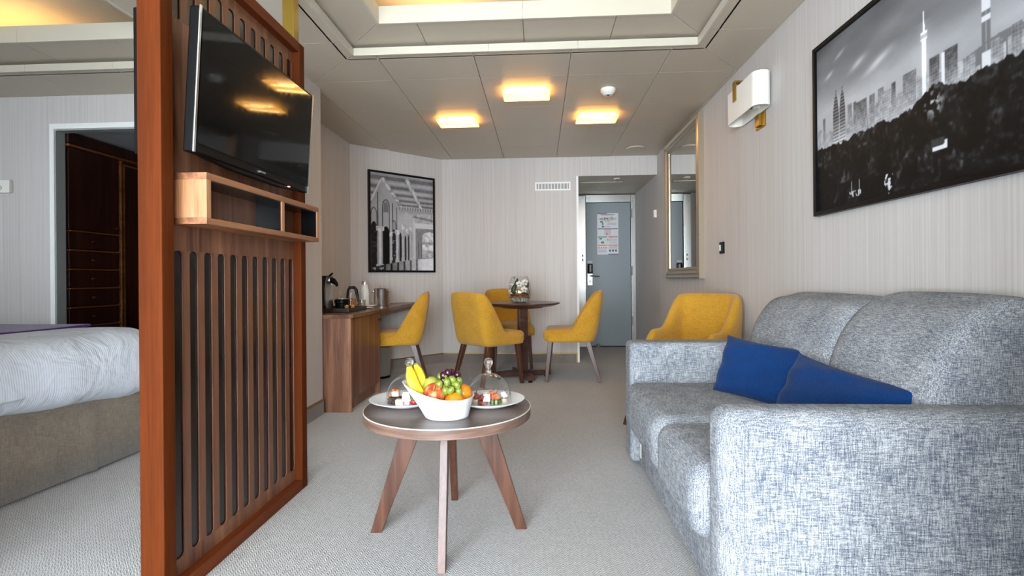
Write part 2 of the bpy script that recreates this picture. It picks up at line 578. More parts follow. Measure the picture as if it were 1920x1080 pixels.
struct(g.build('wall_front', 'wallpaper'))
for i, (a_, b_) in enumerate(OPENINGS):
    g = G()
    for x in (a_, (a_ + b_) / 2 - 0.03, b_ - 0.06):
        g.box(x, x + 0.06, WINDOW_Y - 0.07, WINDOW_Y - 0.02, 0.03, 2.16)
    g.box(a_, b_, WINDOW_Y - 0.07, WINDOW_Y - 0.02, 0.0, 0.05)
    g.box(a_, b_, WINDOW_Y - 0.07, WINDOW_Y - 0.02, 2.11, 2.16)
    w_ = struct(g.build('window_%d' % (i + 1), 'white_paint'))
    for k in range(2):
        x0 = a_ + 0.06 if k == 0 else (a_ + b_) / 2 + 0.03
        x1 = (a_ + b_) / 2 - 0.03 if k == 0 else b_ - 0.06
        box('pane', 'window_glass', x0, x1, WINDOW_Y - 0.05, WINDOW_Y - 0.045, 0.05, 2.11, w_)
struct(box('balcony_floor', 'grey_paint', -5.5, 2.2, WINDOW_Y - 1.9, WINDOW_Y - 0.2, -0.12, -0.05))

struct(box('balcony_ceiling', 'white_paint', -5.5, 2.2, WINDOW_Y - 1.9, WINDOW_Y - 0.1, 2.3, 2.4))
# closet behind the bedroom doorway
struct(box('wall_closet_back', 'mahogany', -4.2, -2.03, 5.2, 5.28, 0, 2.2))
struct(box('ceiling_closet', 'grey_paint', -4.3, -2.03, YW + 0.07, 5.2, 2.125, 2.16))
struct(box('ceiling_entry', 'ceiling_panel', 0.44, XR, YB + 0.08, YD + 0.06, 2.14, 2.18))

# skirting: carpet upstand with a gold strip
def skirting(side, poly_dir):
    (x0, y0), (x1, y1), n = poly_dir
    L = hypot(x1 - x0, y1 - y0)
    t = 0.012
    def quad(a, b, z0, z1, th):
        return [(a[0], a[1]), (b[0], b[1]), (b[0] + n[0] * th, b[1] + n[1] * th), (a[0] + n[0] * th, a[1] + n[1] * th)], z0, z1
    o = struct(G().prism(*quad((x0, y0), (x1, y1), 0.0, 0.098, t)).build('baseboard_' + side, 'carpet_skirting'))
    G().prism(*quad((x0, y0), (x1, y1), 0.098, 0.108, t + 0.003)).build('gold_strip', 'gold_trim', o)
s2 = 1 / sqrt(2)
skirting('back', ((-1.125, YB), (0.425, YB), (0, -1)))
skirting('angled', ((-1.93, 5.14), (-1.13, 5.925), (s2, -s2)))
skirting('niche', ((-1.93, 5.14), (-1.93, YW), (1, 0)))
skirting('pillar', ((-1.58, YW - 0.01), (-1.58, 3.18), (1, 0)))
skirting('right', ((XR, YD), (XR, WINDOW_Y), (-1, 0)))
struct(box('trim_1', 'gold_trim', 0.415, 0.428, YB - 0.016, YB, 0, 0.108))
struct(box('trim_2', 'white_paint', 0.428, 0.452, YB - 0.006, YB + 0.09, 0, 2.14))

# ------------------------------------------------------------------ ceiling
ceiling = struct(box('ceiling', 'ceiling_void', -4.8, XR + 0.1, WINDOW_Y, 7.4, 2.75, 2.83))
GAP, TH = 0.0022, 0.014
def panel(poly, z=CEIL, mat='ceiling_panel', name='ceiling_panel'):
    """flat metal ceiling panel with a thin joint all round"""
    cx = sum(p[0] for p in poly) / len(poly)
    cy = sum(p[1] for p in poly) / len(poly)
    e = GAP / 2
    q = [(x - (e if x > cx else -e), y - (e if y > cy else -e)) for x, y in poly]
    return G().prism(q, z, z + TH).build(name, mat, ceiling, bevel=0.0025, seg=1)
# beyond the tray: rows and columns of square panels
cols = [-1.94, -1.61, -1.005, -0.40, 0.205, 0.815, 1.322]
rows = [3.53, 4.15, 4.77, 5.39, 5.915]
for j in range(4):
    for i in range(6):
        x0, x1, y0, y1 = cols[i], cols[i + 1], rows[j], rows[j + 1]
        if i == 0:
            if j == 0:
                y0 = YW
            if j == 3:
                continue
            if j == 2:
                panel([(x0, y0), (x1, y0), (x1, y1), (x0, y1)])
                continue
        panel([(x0, y0), (x1, y0), (x1, y1), (x0, y1)])
panel([(1.322, 3.53), (XR, 3.53), (XR, 5.915), (1.322, 5.915)], CEIL - 0.002)
# back sheet that closes the joints
box('backing_sheet', 'ceiling_panel', -1.95, XR, 3.50, 5.95, CEIL + 0.02, CEIL + 0.025, ceiling)

def tray(x0, x1, y0, y1, bx0, bx1, by0, by1, xj, yj, ix0, ix1, iy1, zmid=2.42):
    """ceiling recess: border panels, a pale lip, a shadow gap, raised panels, a pale band and a lit upper ceiling"""
    # border panels with mitred corners, b* the outer rectangle
    xs = [bx0] + [x for x in xj if bx0 < x < bx1] + [bx1]
    for a, b in zip(xs[:-1], xs[1:]):
        def yat(x):                                   # inner edge of the far border at x
            if x < x0:
                return y1 + (by1 - y1) * (x0 - x) / (x0 - bx0)
            if x > x1:
                return y1 + (by1 - y1) * (x - x1) / (bx1 - x1)
            return y1
        poly = [(a, by1)] if a > bx0 + 1e-6 else []
        pts = [(a, yat(a))] + [(x, y1) for x in (x0, x1) if a < x < b] + [(b, yat(b))]
        poly = pts + [(b, by1), (a, by1)]
        cl = []
        for p in poly:
            if not cl or hypot(p[0] - cl[-1][0], p[1] - cl[-1][1]) > 1e-4:
                cl.append(p)
        if hypot(cl[0][0] - cl[-1][0], cl[0][1] - cl[-1][1]) < 1e-4:
            cl.pop()
        panel(cl)
    ys = [by0] + [y for y in yj if by0 < y < y1]
    for xa, xb in ((bx0, x0), (x1, bx1)):
        left = xa == bx0
        e = ys + [None]
        for a, b in zip(e[:-1], e[1:]):
            if b is None:
                out = by1
                poly = [(xa, a), (xb, a), (xb, y1), (xa, by1)] if left else [(xa, a), (xb, a), (xb, by1), (xa, y1)]
            else:
                poly = [(xa, a), (xb, a), (xb, b), (xa, b)]
            panel(poly)
    panel([(bx0, WINDOW_Y), (bx1, WINDOW_Y), (bx1, by0), (bx0, by0)])
    # pale lip, in lengths
    lz0, lz1 = CEIL - 0.004, CEIL + 0.042
    lx = [x0] + [x for x in (x0 + (x1 - x0) * 0.4, x0 + (x1 - x0) * 0.66)] + [x1]
    for a, b in zip(lx[:-1], lx[1:]):
        box('lip', 'ceiling_white', a + 0.001, b - 0.001, y1, y1 + 0.012, lz0, lz1, ceiling)
    for a, b in ((by0, by0 + (y1 - by0) * 0.5), (by0 + (y1 - by0) * 0.5, y1)):
        box('lip', 'ceiling_white', x0 - 0.012, x0, a + 0.001, b - 0.001, lz0, lz1, ceiling)
        box('lip', 'ceiling_white', x1, x1 + 0.012, a + 0.001, b - 0.001, lz0, lz1, ceiling)
    box('lip', 'ceiling_white', x0, x1, by0 - 0.012, by0, lz0, lz1, ceiling)
    # raised panels round the band; they run on over the lip, leaving a dark gap
    ox0, ox1, oy1, oy0 = x0 - 0.06, x1 + 0.06, y1 + 0.06, by0 - 0.06
    iy0 = by0 + (y1 - iy1)
    def mit(x):
        return oy1
    fx = [ix0 + (ix1 - ix0) * k for k in (0.0, 0.13, 0.5, 0.82, 1.0)]
    for k in range(4):
        a, b = fx[k], fx[k + 1]
        pa = (ox0 if k == 0 else a, oy1)
        pb = (ox1 if k == 3 else b, oy1)
        panel([(a, iy1), (b, iy1), pb, pa], zmid, name='raised_panel')
    mid = [iy0 + (iy1 - iy0) * k for k in (0, 0.33, 0.66, 1.0)]
    for k in range(3):
        a, b = mid[k], mid[k + 1]
        panel([(ox0, oy0 if k == 0 else a), (ix0, a), (ix0, b), (ox0, oy1 if k == 2 else b)], zmid, name='raised_panel')
        panel([(ix1, a), (ox1, oy0 if k == 0 else a), (ox1, oy1 if k == 2 else b), (ix1, b)], zmid, name='raised_panel')
    panel([(ox0, oy0), (ox1, oy0), (ix1, iy0), (ix0, iy0)], zmid, name='raised_panel')
    # sheet on top of the raised panels, closing their joints
    g = G()
    za, zb_ = zmid + TH + 0.002, zmid + TH + 0.006
    g.box(ox0, ox1, iy1 + 0.016, oy1, za, zb_)
    g.box(ox0, ox1, oy0, iy0 - 0.016, za, zb_)
    g.box(ox0, ix0 - 0.016, iy0 - 0.016, iy1 + 0.016, za, zb_)
    g.box(ix1 + 0.016, ox1, iy0 - 0.016, iy1 + 0.016, za, zb_)
    g.build('backing_sheet', 'ceiling_panel', ceiling)
    # upright behind the gap
    g = G()
    g.box(ox0 - 0.01, ox0, oy0, oy1, CEIL, 2.75)
    g.box(ox1, ox1 + 0.01, oy0, oy1, CEIL, 2.75)
    g.box(ox0, ox1, oy1, oy1 + 0.01, CEIL, 2.75)
    g.box(ox0, ox1, oy0 - 0.01, oy0, CEIL, 2.75)
    g.build('recess_side', 'ceiling_white', ceiling)
    # pale band
    z0, z1 = zmid - 0.004, zmid + 0.095
    xm = ix0 + (ix1 - ix0) * 0.5
    box('band', 'ceiling_white', ix0, xm - 0.001, iy1, iy1 + 0.014, z0, z1, ceiling)
    box('band', 'ceiling_white', xm + 0.001, ix1, iy1, iy1 + 0.014, z0, z1, ceiling)
    box('band', 'ceiling_white', ix0 - 0.014, ix0, iy0, iy1 + 0.014, z0, z1, ceiling)
    box('band', 'ceiling_white', ix1, ix1 + 0.014, iy0, iy1 + 0.014, z0, z1, ceiling)
    box('band', 'ceiling_white', ix0, ix1, iy0 - 0.014, iy0, z0, z1, ceiling)
    box('upper_ceiling', 'ceiling_white', ox0, ox1, oy0, oy1, 2.64, 2.66, ceiling)
    return iy0

CEIL_T = 2.36
tray(-1.14, 0.954, -0.3, 3.11, -1.585, XR, -0.5, 3.53, [-1.005, -0.40, 0.205, 0.815], [0.47, 1.09, 1.71, 2.33, 2.94], -0.897, 0.731, 2.85)
tray(-4.3, -1.98, -0.3, 3.19, -4.7, -1.62, -0.5, YW, [-3.98, -3.37, -2.76, -2.15], [0.47, 1.09, 1.71, 2.33, 2.94], -4.05, -2.22, 2.92)
# cove lamps lying behind the pale bands
def cove(x0, x1, y, nm):
    o = box('cove_lamp', 'cove_glow', x0, x1, y, y + 0.025, 2.445, 2.47, ceiling)
cove(-0.85, -0.30, 2.93, 'a')
cove(0.35, 0.68, 2.93, 'b')
cove(-4.0, -3.05, 3.0, 'c')

# ------------------------------------------------------------------ ceiling lamps
def ceiling_lamp(x, y, label):
    t = thing('ceiling_lamp', label, 'ceiling lamp', (x, y, CEIL - 0.03), 'square frosted glass ceiling lamps')
    box('base_plate', 'white_paint', x - 0.15, x + 0.15, y - 0.085, y + 0.085, CEIL - 0.012, CEIL, t)
    d = G().rbox((x, y, CEIL - 0.031), (0.345, 0.215, 0.016), 0.0075, 3).build('glass_cover', 'lamp_glow', t, smooth=True, sharp=60)
    for k, (dx, dy) in enumerate(((0.045, -0.045), (-0.05, -0.085), (0.0, 0.06))):
        L = (0.09, 0.10, 0.14)[k]
        G().rbox((x + dx, y + dy, CEIL - 0.0385), (L * 2, 0.03, 0.006), 0.0028, 2).build('bright_tube', 'tube_glow', d, smooth=True)
    for sx in (-1, 1):
        G().lathe([(0.006, 0), (0.006, 0.004), (0.0, 0.005)], 8, (x + sx * 0.135, y - 0.06, CEIL - 0.044)).build('screw', 'brass', t)
    return t
ceiling_lamp(-0.087, 3.80, 'frosted glass ceiling lamp nearest the ceiling recess, foremost of the three')
ceiling_lamp(-0.70, 4.44, 'frosted glass ceiling lamp on the left, above the desk side')
ceiling_lamp(0.50, 4.42, 'frosted glass ceiling lamp behind the white smoke detector')

def smoke_detector(x, y, z, label, s=1.0):
    t = thing('smoke_detector', label, 'smoke detector', (x, y, z))
    G().lathe([(0.0, 0), (0.030 * s, 0.0), (0.048 * s, 0.018), (0.055 * s, 0.026), (0.055 * s, 0.045), (0.0, 0.045)], 24, (x, y, z - 0.045)).build('body', 'white_plastic', t, smooth=True)
    for k in range(10):
        a = 2 * pi * k / 10
        G().box(x - 0.007, x + 0.007, y + 0.036 * s, y + 0.0395 * s, z - 0.036, z - 0.030).spin(a, (x, y)).build('vent', 'black_plastic', t)
    G().lathe([(0.009, 0), (0.009, 0.006)], 10, (x, y, z - 0.048)).build('test_button', 'dark_brown_plastic', t)
smoke_detector(0.515, 3.81, CEIL, 'round white smoke detector on the living room ceiling')
smoke_detector(-3.06, 4.28, 2.125, 'round white smoke detector on the closet ceiling', 1.05)
o = G().lathe([(0.0, 0.0), (0.095, 0.0), (0.10, 0.006), (0.10, 0.012), (0.0, 0.012)], 32, (1.045, 5.56, CEIL - 0.012)).build('ceiling_speaker', 'ceiling_panel', smooth=True)
tag(o, 'flat round beige speaker grille set in the ceiling corner above the mirror', 'speaker')
t = thing('sprinkler_head', 'small brass sprinkler head on the entry ceiling before the door', 'sprinkler', (0.92, 6.08, 2.14))
G().lathe([(0.035, 0), (0.04, 0.008), (0.0, 0.009)], 16, (0.92, 6.1, 2.131)).build('rose', 'white_paint', t, smooth=True)
G().lathe([(0.0, 0), (0.014, 0.002), (0.014, 0.006), (0.007, 0.012), (0.007, 0.03)], 12, (0.92, 6.1, 2.105)).build('nozzle', 'brass', t, smooth=True)
box('access_panel', 'ceiling_white', 0.50, 1.02, 6.30, 6.95, 2.132, 2.139, None, 0.002)
tag(bpy.data.objects['access_panel'], 'flat pale access panel in the entry ceiling', 'ceiling panel')

# ------------------------------------------------------------------ cabin door
door = struct(box('door_1', 'door_blue', 0.655, 1.275, YD, YD + 0.045, 0.012, 2.02, None, 0.003))
fr = box('door_frame', 'brushed_steel', 0.545, 0.650, YD - 0.02, YD + 0.06, 0, 2.12, door, 0.004)
box('door_frame', 'brushed_steel', 1.28, 1.343, YD - 0.02, YD + 0.06, 0, 2.12, door, 0.004)
box('door_frame', 'brushed_steel', 0.652, 1.278, YD - 0.02, YD + 0.06, 2.025, 2.13, door, 0.004)
box('wall_plate', 'wallpaper', 0.44, 0.545, YD - 0.01, YD + 0.06, 0, 2.14, door)
box('threshold', 'dark_brown_plastic', 0.65, 1.28, YD - 0.015, YD + 0.05, 0.0, 0.012, door)
for z in (0.30, 1.00, 1.80):
    G().lathe([(0.014, 0), (0.014, 0.13)], 10, (1.285, YD - 0.02, z)).build('hinge', 'chrome', door, smooth=True)
for z in (1.20, 1.26):
    box('strike_plate', 'white_paint', 0.595, 0.615, YD - 0.024, YD - 0.019, z, z + 0.04, fr)
    box('latch_hole', 'black_plastic', 0.600, 0.609, YD - 0.026, YD - 0.0235, z + 0.012, z + 0.03, fr)
lk = box('lock_case', 'brushed_steel', 0.668, 0.745, YD - 0.018, YD, 0.86, 1.03, door, 0.005)
box('card_reader', 'black_gloss', 0.668, 0.745, YD - 0.03, YD, 1.035, 1.165, door, 0.005)
box('reader_window', 'grey_paint', 0.698, 0.722, YD - 0.032, YD - 0.029, 1.05, 1.15, bpy.data.objects['card_reader'])
box('name_plate', 'white_paint', 0.672, 0.742, YD - 0.004, YD, 1.185, 1.2, door)
G().tube([(0.715, YD - 0.01, 0.995), (0.715, YD - 0.05, 0.995), (0.73, YD - 0.06, 0.995), (0.83, YD - 0.06, 0.99)], 0.011, 8).build('handle', 'chrome', door, smooth=True)
box('key_slot', 'black_plastic', 0.695, 0.725, YD - 0.02, YD - 0.017, 0.99, 1.003, lk)
box('key_hole', 'black_plastic', 0.701, 0.711, YD - 0.02, YD - 0.017, 0.905, 0.935, lk)
o = G().lathe([(0.0, 0), (0.03, 0.0), (0.03, 0.05), (0.015, 0.06), (0.0, 0.06)], 14, (0.80, YD - 0.12, 0.0)).build('door_stop', 'chrome', smooth=True)
tag(o, 'small chrome door stop on the carpet in front of the cabin door', 'door stop')

# safety notice on the door
ps = thing('safety_notice', 'white printed safety notice with coloured bars on the cabin door', 'notice', (0.959, YD, 1.30))
PX0, PX1, PZ0, PZ1 = 0.812, 1.106, 1.295, 1.875
box('sheet', 'print_white', PX0, PX1, YD - 0.003, YD, PZ0, PZ1, ps)
def mark(name, mat, u0, u1, v0, v1, d=0.0042):
    W, Hh = PX1 - PX0, PZ1 - PZ0
    box(name, mat, PX0 + u0 * W, PX0 + u1 * W, YD - d, YD - 0.0028, PZ1 - v1 * Hh, PZ1 - v0 * Hh, ps)
mark('purple_bar', 'print_purple', 0.0, 0.47, 0.0, 0.018)
mark('purple_bar', 'print_purple', 0.03, 0.97, 0.37, 0.39)
mark('purple_bar', 'print_purple', 0.52, 1.0, 0.985, 1.0)
mark('title_line', 'print_text', 0.16, 0.82, 0.028, 0.045)
mark('text_line', 'print_text', 0.2, 0.75, 0.058, 0.066)
W_, H_ = PX1 - PX0, PZ1 - PZ0
hull = [(PX0 + W_ * (0.5 + 0.43 * cos(a) * (1 if abs(cos(a)) < 0.8 else 1.0)), PZ1 - H_ * (0.14 + 0.045 * sin(a))) for a in [2 * pi * k / 20 for k in range(20)]]
G().prism([(p[0], p[1]) for p in hull], YD - 0.0042, YD - 0.0028, 'y').build('ship_plan', 'print_plan', ps)
for a, b, c, d in ((0.34, 0.36, 0.10, 0.17), (0.36, 0.5, 0.12, 0.13), (0.5, 0.52, 0.12, 0.17), (0.66, 0.70, 0.09, 0.11), (0.70, 0.72, 0.11, 0.16)):
    mark('route_mark', 'print_dark', a, b, c, d, 0.0052)
mark('green_sign', 'print_green', 0.16, 0.27, 0.13, 0.15, 0.0052)
for a, b, c, d in ((0.14, 0.27, 0.19, 0.225), (0.22, 0.30, 0.235, 0.28), (0.22, 0.33, 0.305, 0.345), (0.1, 0.22, 0.60, 0.635), (0.18, 0.32, 0.685, 0.73)):
    mark('green_sign', 'print_green', a, b, c, d)
for k in range(4):
    mark('text_line', 'print_text', 0.48, 0.9, 0.238 + k * 0.013, 0.243 + k * 0.013)
    mark('text_line', 'print_text', 0.56, 0.94, 0.63 + k * 0.03, 0.637 + k * 0.03)
    mark('text_line', 'print_text', 0.05, 0.42, 0.885 + k * 0.018, 0.891 + k * 0.018)
    mark('text_line', 'print_text', 0.56, 0.94, 0.80 + k * 0.016, 0.806 + k * 0.016)
for v in (0.195, 0.21, 0.32, 0.33):
    mark('text_line', 'print_text', 0.36, 0.62, v, v + 0.006)
mark('cabin_plan', 'print_pink', 0.34, 0.65, 0.39, 0.54)
mark('cabin_mark', 'print_purple', 0.44, 0.48, 0.48, 0.52, 0.0052)
mark('green_bar', 'print_green', 0.03, 0.48, 0.565, 0.585)
mark('red_bar', 'print_red', 0.52, 0.97, 0.565, 0.585)
mark('red_mark', 'print_red', 0.60, 0.66, 0.60, 0.615)
mark('orange_bar', 'print_orange', 0.03, 0.48, 0.765, 0.785)
mark('orange_bar', 'print_orange', 0.52, 0.97, 0.765, 0.785)
for k in range(4):
    mark('step_picture', 'print_red', 0.06 + k * 0.11, 0.10 + k * 0.11, 0.82, 0.855)
for k in range(3):
    mark('step_picture', 'print_dark', 0.56 + k * 0.14, 0.64 + k * 0.14, 0.885, 0.93)
mark('peephole', 'print_dark', 0.475, 0.53, 0.635, 0.66, 0.006)

# ------------------------------------------------------------------ vent, switches, sensors
vt = thing('air_vent', 'white louvred air vent high on the back wall left of the entry', 'air vent', (0.16, YB, 1.98))
box('back_plate', 'grey_paint', -0.03, 0.348, YB - 0.004, YB, 1.99, 2.065, vt)
for a in ((-0.045, 0.363, 1.978, 1.996), (-0.045, 0.363, 2.058, 2.076)):
    box('frame_bar', 'white_paint', a[0], a[1], YB - 0.012, YB, a[2], a[3], vt, 0.002)
for x in (-0.045, 0.345):
    box('frame_bar', 'white_paint', x, x + 0.018, YB - 0.012, YB, 1.996, 2.058, vt, 0.002)
for k in range(10):
    x = -0.02 + k * 0.0365 + 0.012
    box('slat', 'white_paint', x, x + 0.009, YB - 0.01, YB - 0.003, 1.996, 2.058, vt)

def wall_box(name, label, cat, x0, x1, y0, y1, z0, z1, mat, detail=None):
    o = box(name, mat, x0, x1, y0, y1, z0, z1, None, 0.004)
    tag(o, label, cat)
    return o
sw = thing('light_switch', 'small black light switch on the right wall between mirror and sofa', 'light switch', (XR, 3.84, 1.14))
box('plate', 'black_plastic', XR - 0.012, XR, 3.80, 3.88, 1.14, 1.225, sw, 0.003)
box('rocker', 'white_plastic', XR - 0.02, XR - 0.012, 3.845, 3.865, 1.16, 1.205, sw, 0.002)
th = thing('thermostat', 'small beige thermostat on the entry side wall by the mirror', 'thermostat', (XR, 5.99, 1.65))
box('body', 'white_plastic', XR - 0.03, XR, 5.945, 6.03, 1.655, 1.745, th, 0.004)
box('cover', 'ceiling_white', XR - 0.036, XR - 0.03, 5.95, 5.985, 1.665, 1.735, th, 0.002)
th = thing('thermostat', 'cream room control on the bedroom wall left of the closet doorway', 'thermostat', (-3.99, YW, 1.64))
box('body', 'white_plastic', -4.045, -3.945, YW - 0.03, YW, 1.64, 1.735, th, 0.004)
d_ = G().lathe([(0.016, 0), (0.016, 0.006)], 16)
d_.v = [(-4.018 + x, YW - 0.03 - z, 1.677 + y) for x, y, z in d_.v]
d_.build('dial', 'ceiling_white', th)

# ------------------------------------------------------------------ bedroom doorway frame and wardrobe
d2 = struct(box('door_2', 'white_paint', -3.645, -3.61, YW - 0.012, YW + 0.0, 0, 2.15))
box('frame_head', 'white_paint', -3.61, -2.69, YW - 0.012, YW, 2.112, 2.15, d2)
box('frame_side', 'white_paint', -2.725, -2.69, YW - 0.012, YW, 0, 2.112, d2)
box('jamb', 'grey_paint', -3.615, -3.605, YW - 0.002, YW + 0.075, 0, 2.112, d2)
box('jamb', 'grey_paint', -3.605, -2.72, YW - 0.002, YW + 0.075, 2.102, 2.112, d2)
wd = thing('wardrobe', 'dark mahogany built-in wardrobe with brass-knobbed drawers in the closet', 'wardrobe', (-3.85, 4.4, 0))
WX = -3.60
box('carcass', 'mahogany', -4.15, WX - 0.02, YW + 0.08, 5.15, 0, 2.12, wd)
box('cornice', 'mahogany', WX - 0.02, WX + 0.015, YW + 0.08, 5.15, 2.035, 2.12, wd, 0.004)
box('cornice_rail', 'mahogany_rail', WX - 0.02, WX + 0.022, YW + 0.08, 5.15, 2.012, 2.03, wd, 0.004)
up = box('door', 'mahogany', WX - 0.02, WX, 3.735, 4.205, 1.375, 2.005, wd, 0.003)
def knob(x, y, z, parent):
    G().ball((x + 0.012, y, z), 0.01, 10, 7, (1.1, 2.0, 0.9)).build('knob', 'brass', parent, smooth=True)
knob(WX, 4.17, 1.42, up)
for k in range(6):
    z1 = 1.361 - k * 0.149
    dr = box('drawer', 'mahogany', WX - 0.02, WX, 3.735, 4.205, z1 - 0.132, z1 - 0.006, wd, 0.003)
    box('drawer_rail', 'mahogany_rail', WX - 0.02, WX + 0.008, 3.735, 4.215, z1 - 0.003, z1 + 0.010, wd, 0.003)
    knob(WX, 3.94, z1 - 0.07, dr)
box('stile', 'mahogany_rail', WX - 0.02, WX + 0.01, 4.215, 4.232, 0.1, 2.01, wd, 0.003)
box('rope_stile', 'brass', WX - 0.02, WX + 0.006, 4.236, 4.244, 0.1, 2.01, wd)
d3 = box('tall_door', 'mahogany', WX - 0.02, WX - 0.004, 4.262, 4.86, 0.1, 2.0, wd, 0.003)
for a in ((4.252, 4.266, 0.1, 1.985), (4.866, 4.88, 0.1, 1.985)):
    box('door_border', 'mahogany_rail', WX - 0.02, WX + 0.004, a[0], a[1], a[2], a[3], wd)
box('door_border', 'mahogany_rail', WX - 0.02, WX + 0.004, 4.266, 4.866, 1.972, 1.985, wd)

# ================================================================== PARTITION WITH TELEVISION
PXF, PXB = -1.103, -1.176          # living side and bedroom side of the frame
PY0, PY1, PZT = 1.44, 2.365, 2.07
pt = thing('room_divider', 'tall walnut room divider with vertical slots between bed and living area', 'room divider', (-1.14, 1.9, 0))
box('post', 'cherry', PXB, PXF, PY0, PY0 + 0.052, 0, PZT, pt, 0.003)
box('post', 'cherry', PXB, PXF, PY1 - 0.05, PY1, 0, PZT, pt, 0.003)
box('bottom_rail', 'cherry_y', PXB, PXF, PY0 + 0.052, PY1 - 0.05, 0, 0.045, pt, 0.003)
box('top_rail', 'cherry_y', PXB, PXF, PY0 + 0.052, PY1 - 0.05, PZT - 0.045, PZT, pt, 0.003)
SX0, SX1 = -1.1435, -1.139          # slotted board
box('board', 'walnut', SX0, SX1, PY0 + 0.052, PY1 - 0.05, 0.045, 0.096, pt)
box('board', 'walnut', SX0, SX1, PY0 + 0.052, PY1 - 0.05, 1.066, 1.80, pt)
box('board', 'walnut', SX0, SX1, PY0 + 0.052, PY1 - 0.05, 1.98, PZT - 0.045, pt)
box('backing', 'slot_backing', -1.156, -1.1445, PY0 + 0.052, PY1 - 0.05, 0.045, PZT - 0.045, pt)
slots = [1.557 + 0.0733 * k for k in range(11)]
SH, SRD = 0.0205, 0.014
edges = [PY0 + 0.052] + [q for c in slots for q in (c - SH, c + SH)] + [PY1 - 0.05]
for z0, z1 in ((0.096, 1.066), (1.80, 1.98)):
    for k in range(12):
        a, b = edges[2 * k], edges[2 * k + 1]
        g = G().box(SX0, SX1, a, b, z0, z1)
        for side in (0, 1):                       # rounded slot corners
            if (k == 0 and side == 0) or (k == 11 and side == 1):
                continue
            e, sg = (a, -1) if side == 0 else (b, 1)
            for zc, sz in ((z0, 1), (z1, -1)):
                poly = [(e, zc), (e + sg * SRD, zc)]
                for m in range(1, 5):
                    an = pi / 2 * m / 4
                    poly.append((e + sg * SRD * (1 - sin(an)), zc + sz * SRD * (1 - cos(an))))
                g.prism(poly, SX0, SX1, 'x')
        g.build('slat', 'walnut', pt)
for y in (1.475, 2.305):
    box('brass_pole', 'brass', -1.165, -1.112, y - 0.025, y + 0.025, PZT, CEIL, pt, 0.002)
# shelf box on the divider
sb = thing('wall_shelf', 'open walnut shelf box with two compartments under the television', 'shelf', (-1.09, 1.94, 1.147))
X0, X1, Y0, Y1, Z0, Z1 = -1.138, -1.03, 1.535, 2.345, 1.147, 1.308
box('top_board', 'walnut_y', X0, X1, Y0, Y1, Z1 - 0.022, Z1, sb, 0.0015)
box('bottom_board', 'walnut_y', X0, X1, Y0, Y1, Z0, Z0 + 0.02, sb, 0.0015)
box('side_board', 'walnut_end', X0, X1, Y0, Y0 + 0.022, Z0 + 0.02, Z1 - 0.022, sb)
box('side_board', 'walnut_end', X0, X1, Y1 - 0.02, Y1, Z0 + 0.02, Z1 - 0.022, sb)
box('divider_board', 'walnut_end', X0, X1, 2.0, 2.022, Z0 + 0.02, Z1 - 0.022, sb)
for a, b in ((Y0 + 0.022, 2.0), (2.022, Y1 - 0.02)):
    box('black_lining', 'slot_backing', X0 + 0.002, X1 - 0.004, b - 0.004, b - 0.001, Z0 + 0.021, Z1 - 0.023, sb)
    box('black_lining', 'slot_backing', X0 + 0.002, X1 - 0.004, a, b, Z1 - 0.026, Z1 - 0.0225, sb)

def tilt(gm, px, pz, ang):
    ca, sa = cos(ang), sin(ang)
    gm.v = [(px + (x - px) * ca + (z - pz) * sa, y, pz - (x - px) * sa + (z - pz) * ca) for x, y, z in gm.v]
    return gm
TVA = radians(3.4)
tv = thing('television', 'flat black television mounted above the shelf on the room divider', 'television', (-1.05, 1.88, 1.36))
TY0, TY1, TZ0, TZ1, TX = 1.495, 2.262, 1.362, 1.806, -1.044
def tvpart(gm, name, mat, parent=None, **kw):
    return tilt(gm, TX, TZ0, TVA).build(name, mat, parent or tv, **kw)
tvpart(G().box(TX - 0.035, TX, TY0, TY1, TZ0, TZ1), 'casing', 'black_plastic', bevel=0.006)
tvpart(G().prism([(TY0 + 0.06, TZ0 - 0.001), (TY1 - 0.06, TZ0 - 0.001), (TY1 - 0.22, TZ0 - 0.012), (TY0 + 0.22, TZ0 - 0.012)], TX - 0.03, TX - 0.004, 'x'), 'chin', 'black_plastic')
tvpart(G().box(TX, TX + 0.0025, TY0 + 0.012, TY1 - 0.012, TZ0 + 0.030, TZ1 - 0.012), 'screen', 'screen')
tvpart(G().box(TX - 0.001, TX + 0.003, TY0 - 0.002, TY0 + 0.006, TZ0, TZ1), 'edge_trim', 'chrome')
tvpart(G().box(TX - 0.001, TX + 0.003, TY1 - 0.004, TY1 + 0.001, TZ0, TZ1), 'edge_trim', 'brushed_steel')
tvpart(G().box(TX, TX + 0.004, 1.862, 1.898, TZ0 + 0.012, TZ0 + 0.019), 'badge', 'chrome')
tvpart(G().box(TX - 0.004, TX + 0.004, 2.085, 2.092, TZ0 - 0.003, TZ0 + 0.001), 'standby_light', 'red_led')
tvpart(G().box(-1.138, TX - 0.03, 1.80, 1.96, TZ0 + 0.12, TZ0 + 0.30), 'wall_bracket', 'black_plastic')
tb = thing('television', 'second television seen edge-on on the bedroom side of the divider', 'television', (-1.22, 1.88, 1.36))
box('casing', 'black_plastic', -1.236, -1.200, 1.50, 2.26, 1.36, 1.81, tb, 0.005)
box('bracket', 'black_plastic', -1.200, PXB, 1.8, 1.96, 1.48, 1.68, tb)
box('screen', 'screen', -1.2385, -1.236, 1.512, 2.248, 1.385, 1.80, tb)

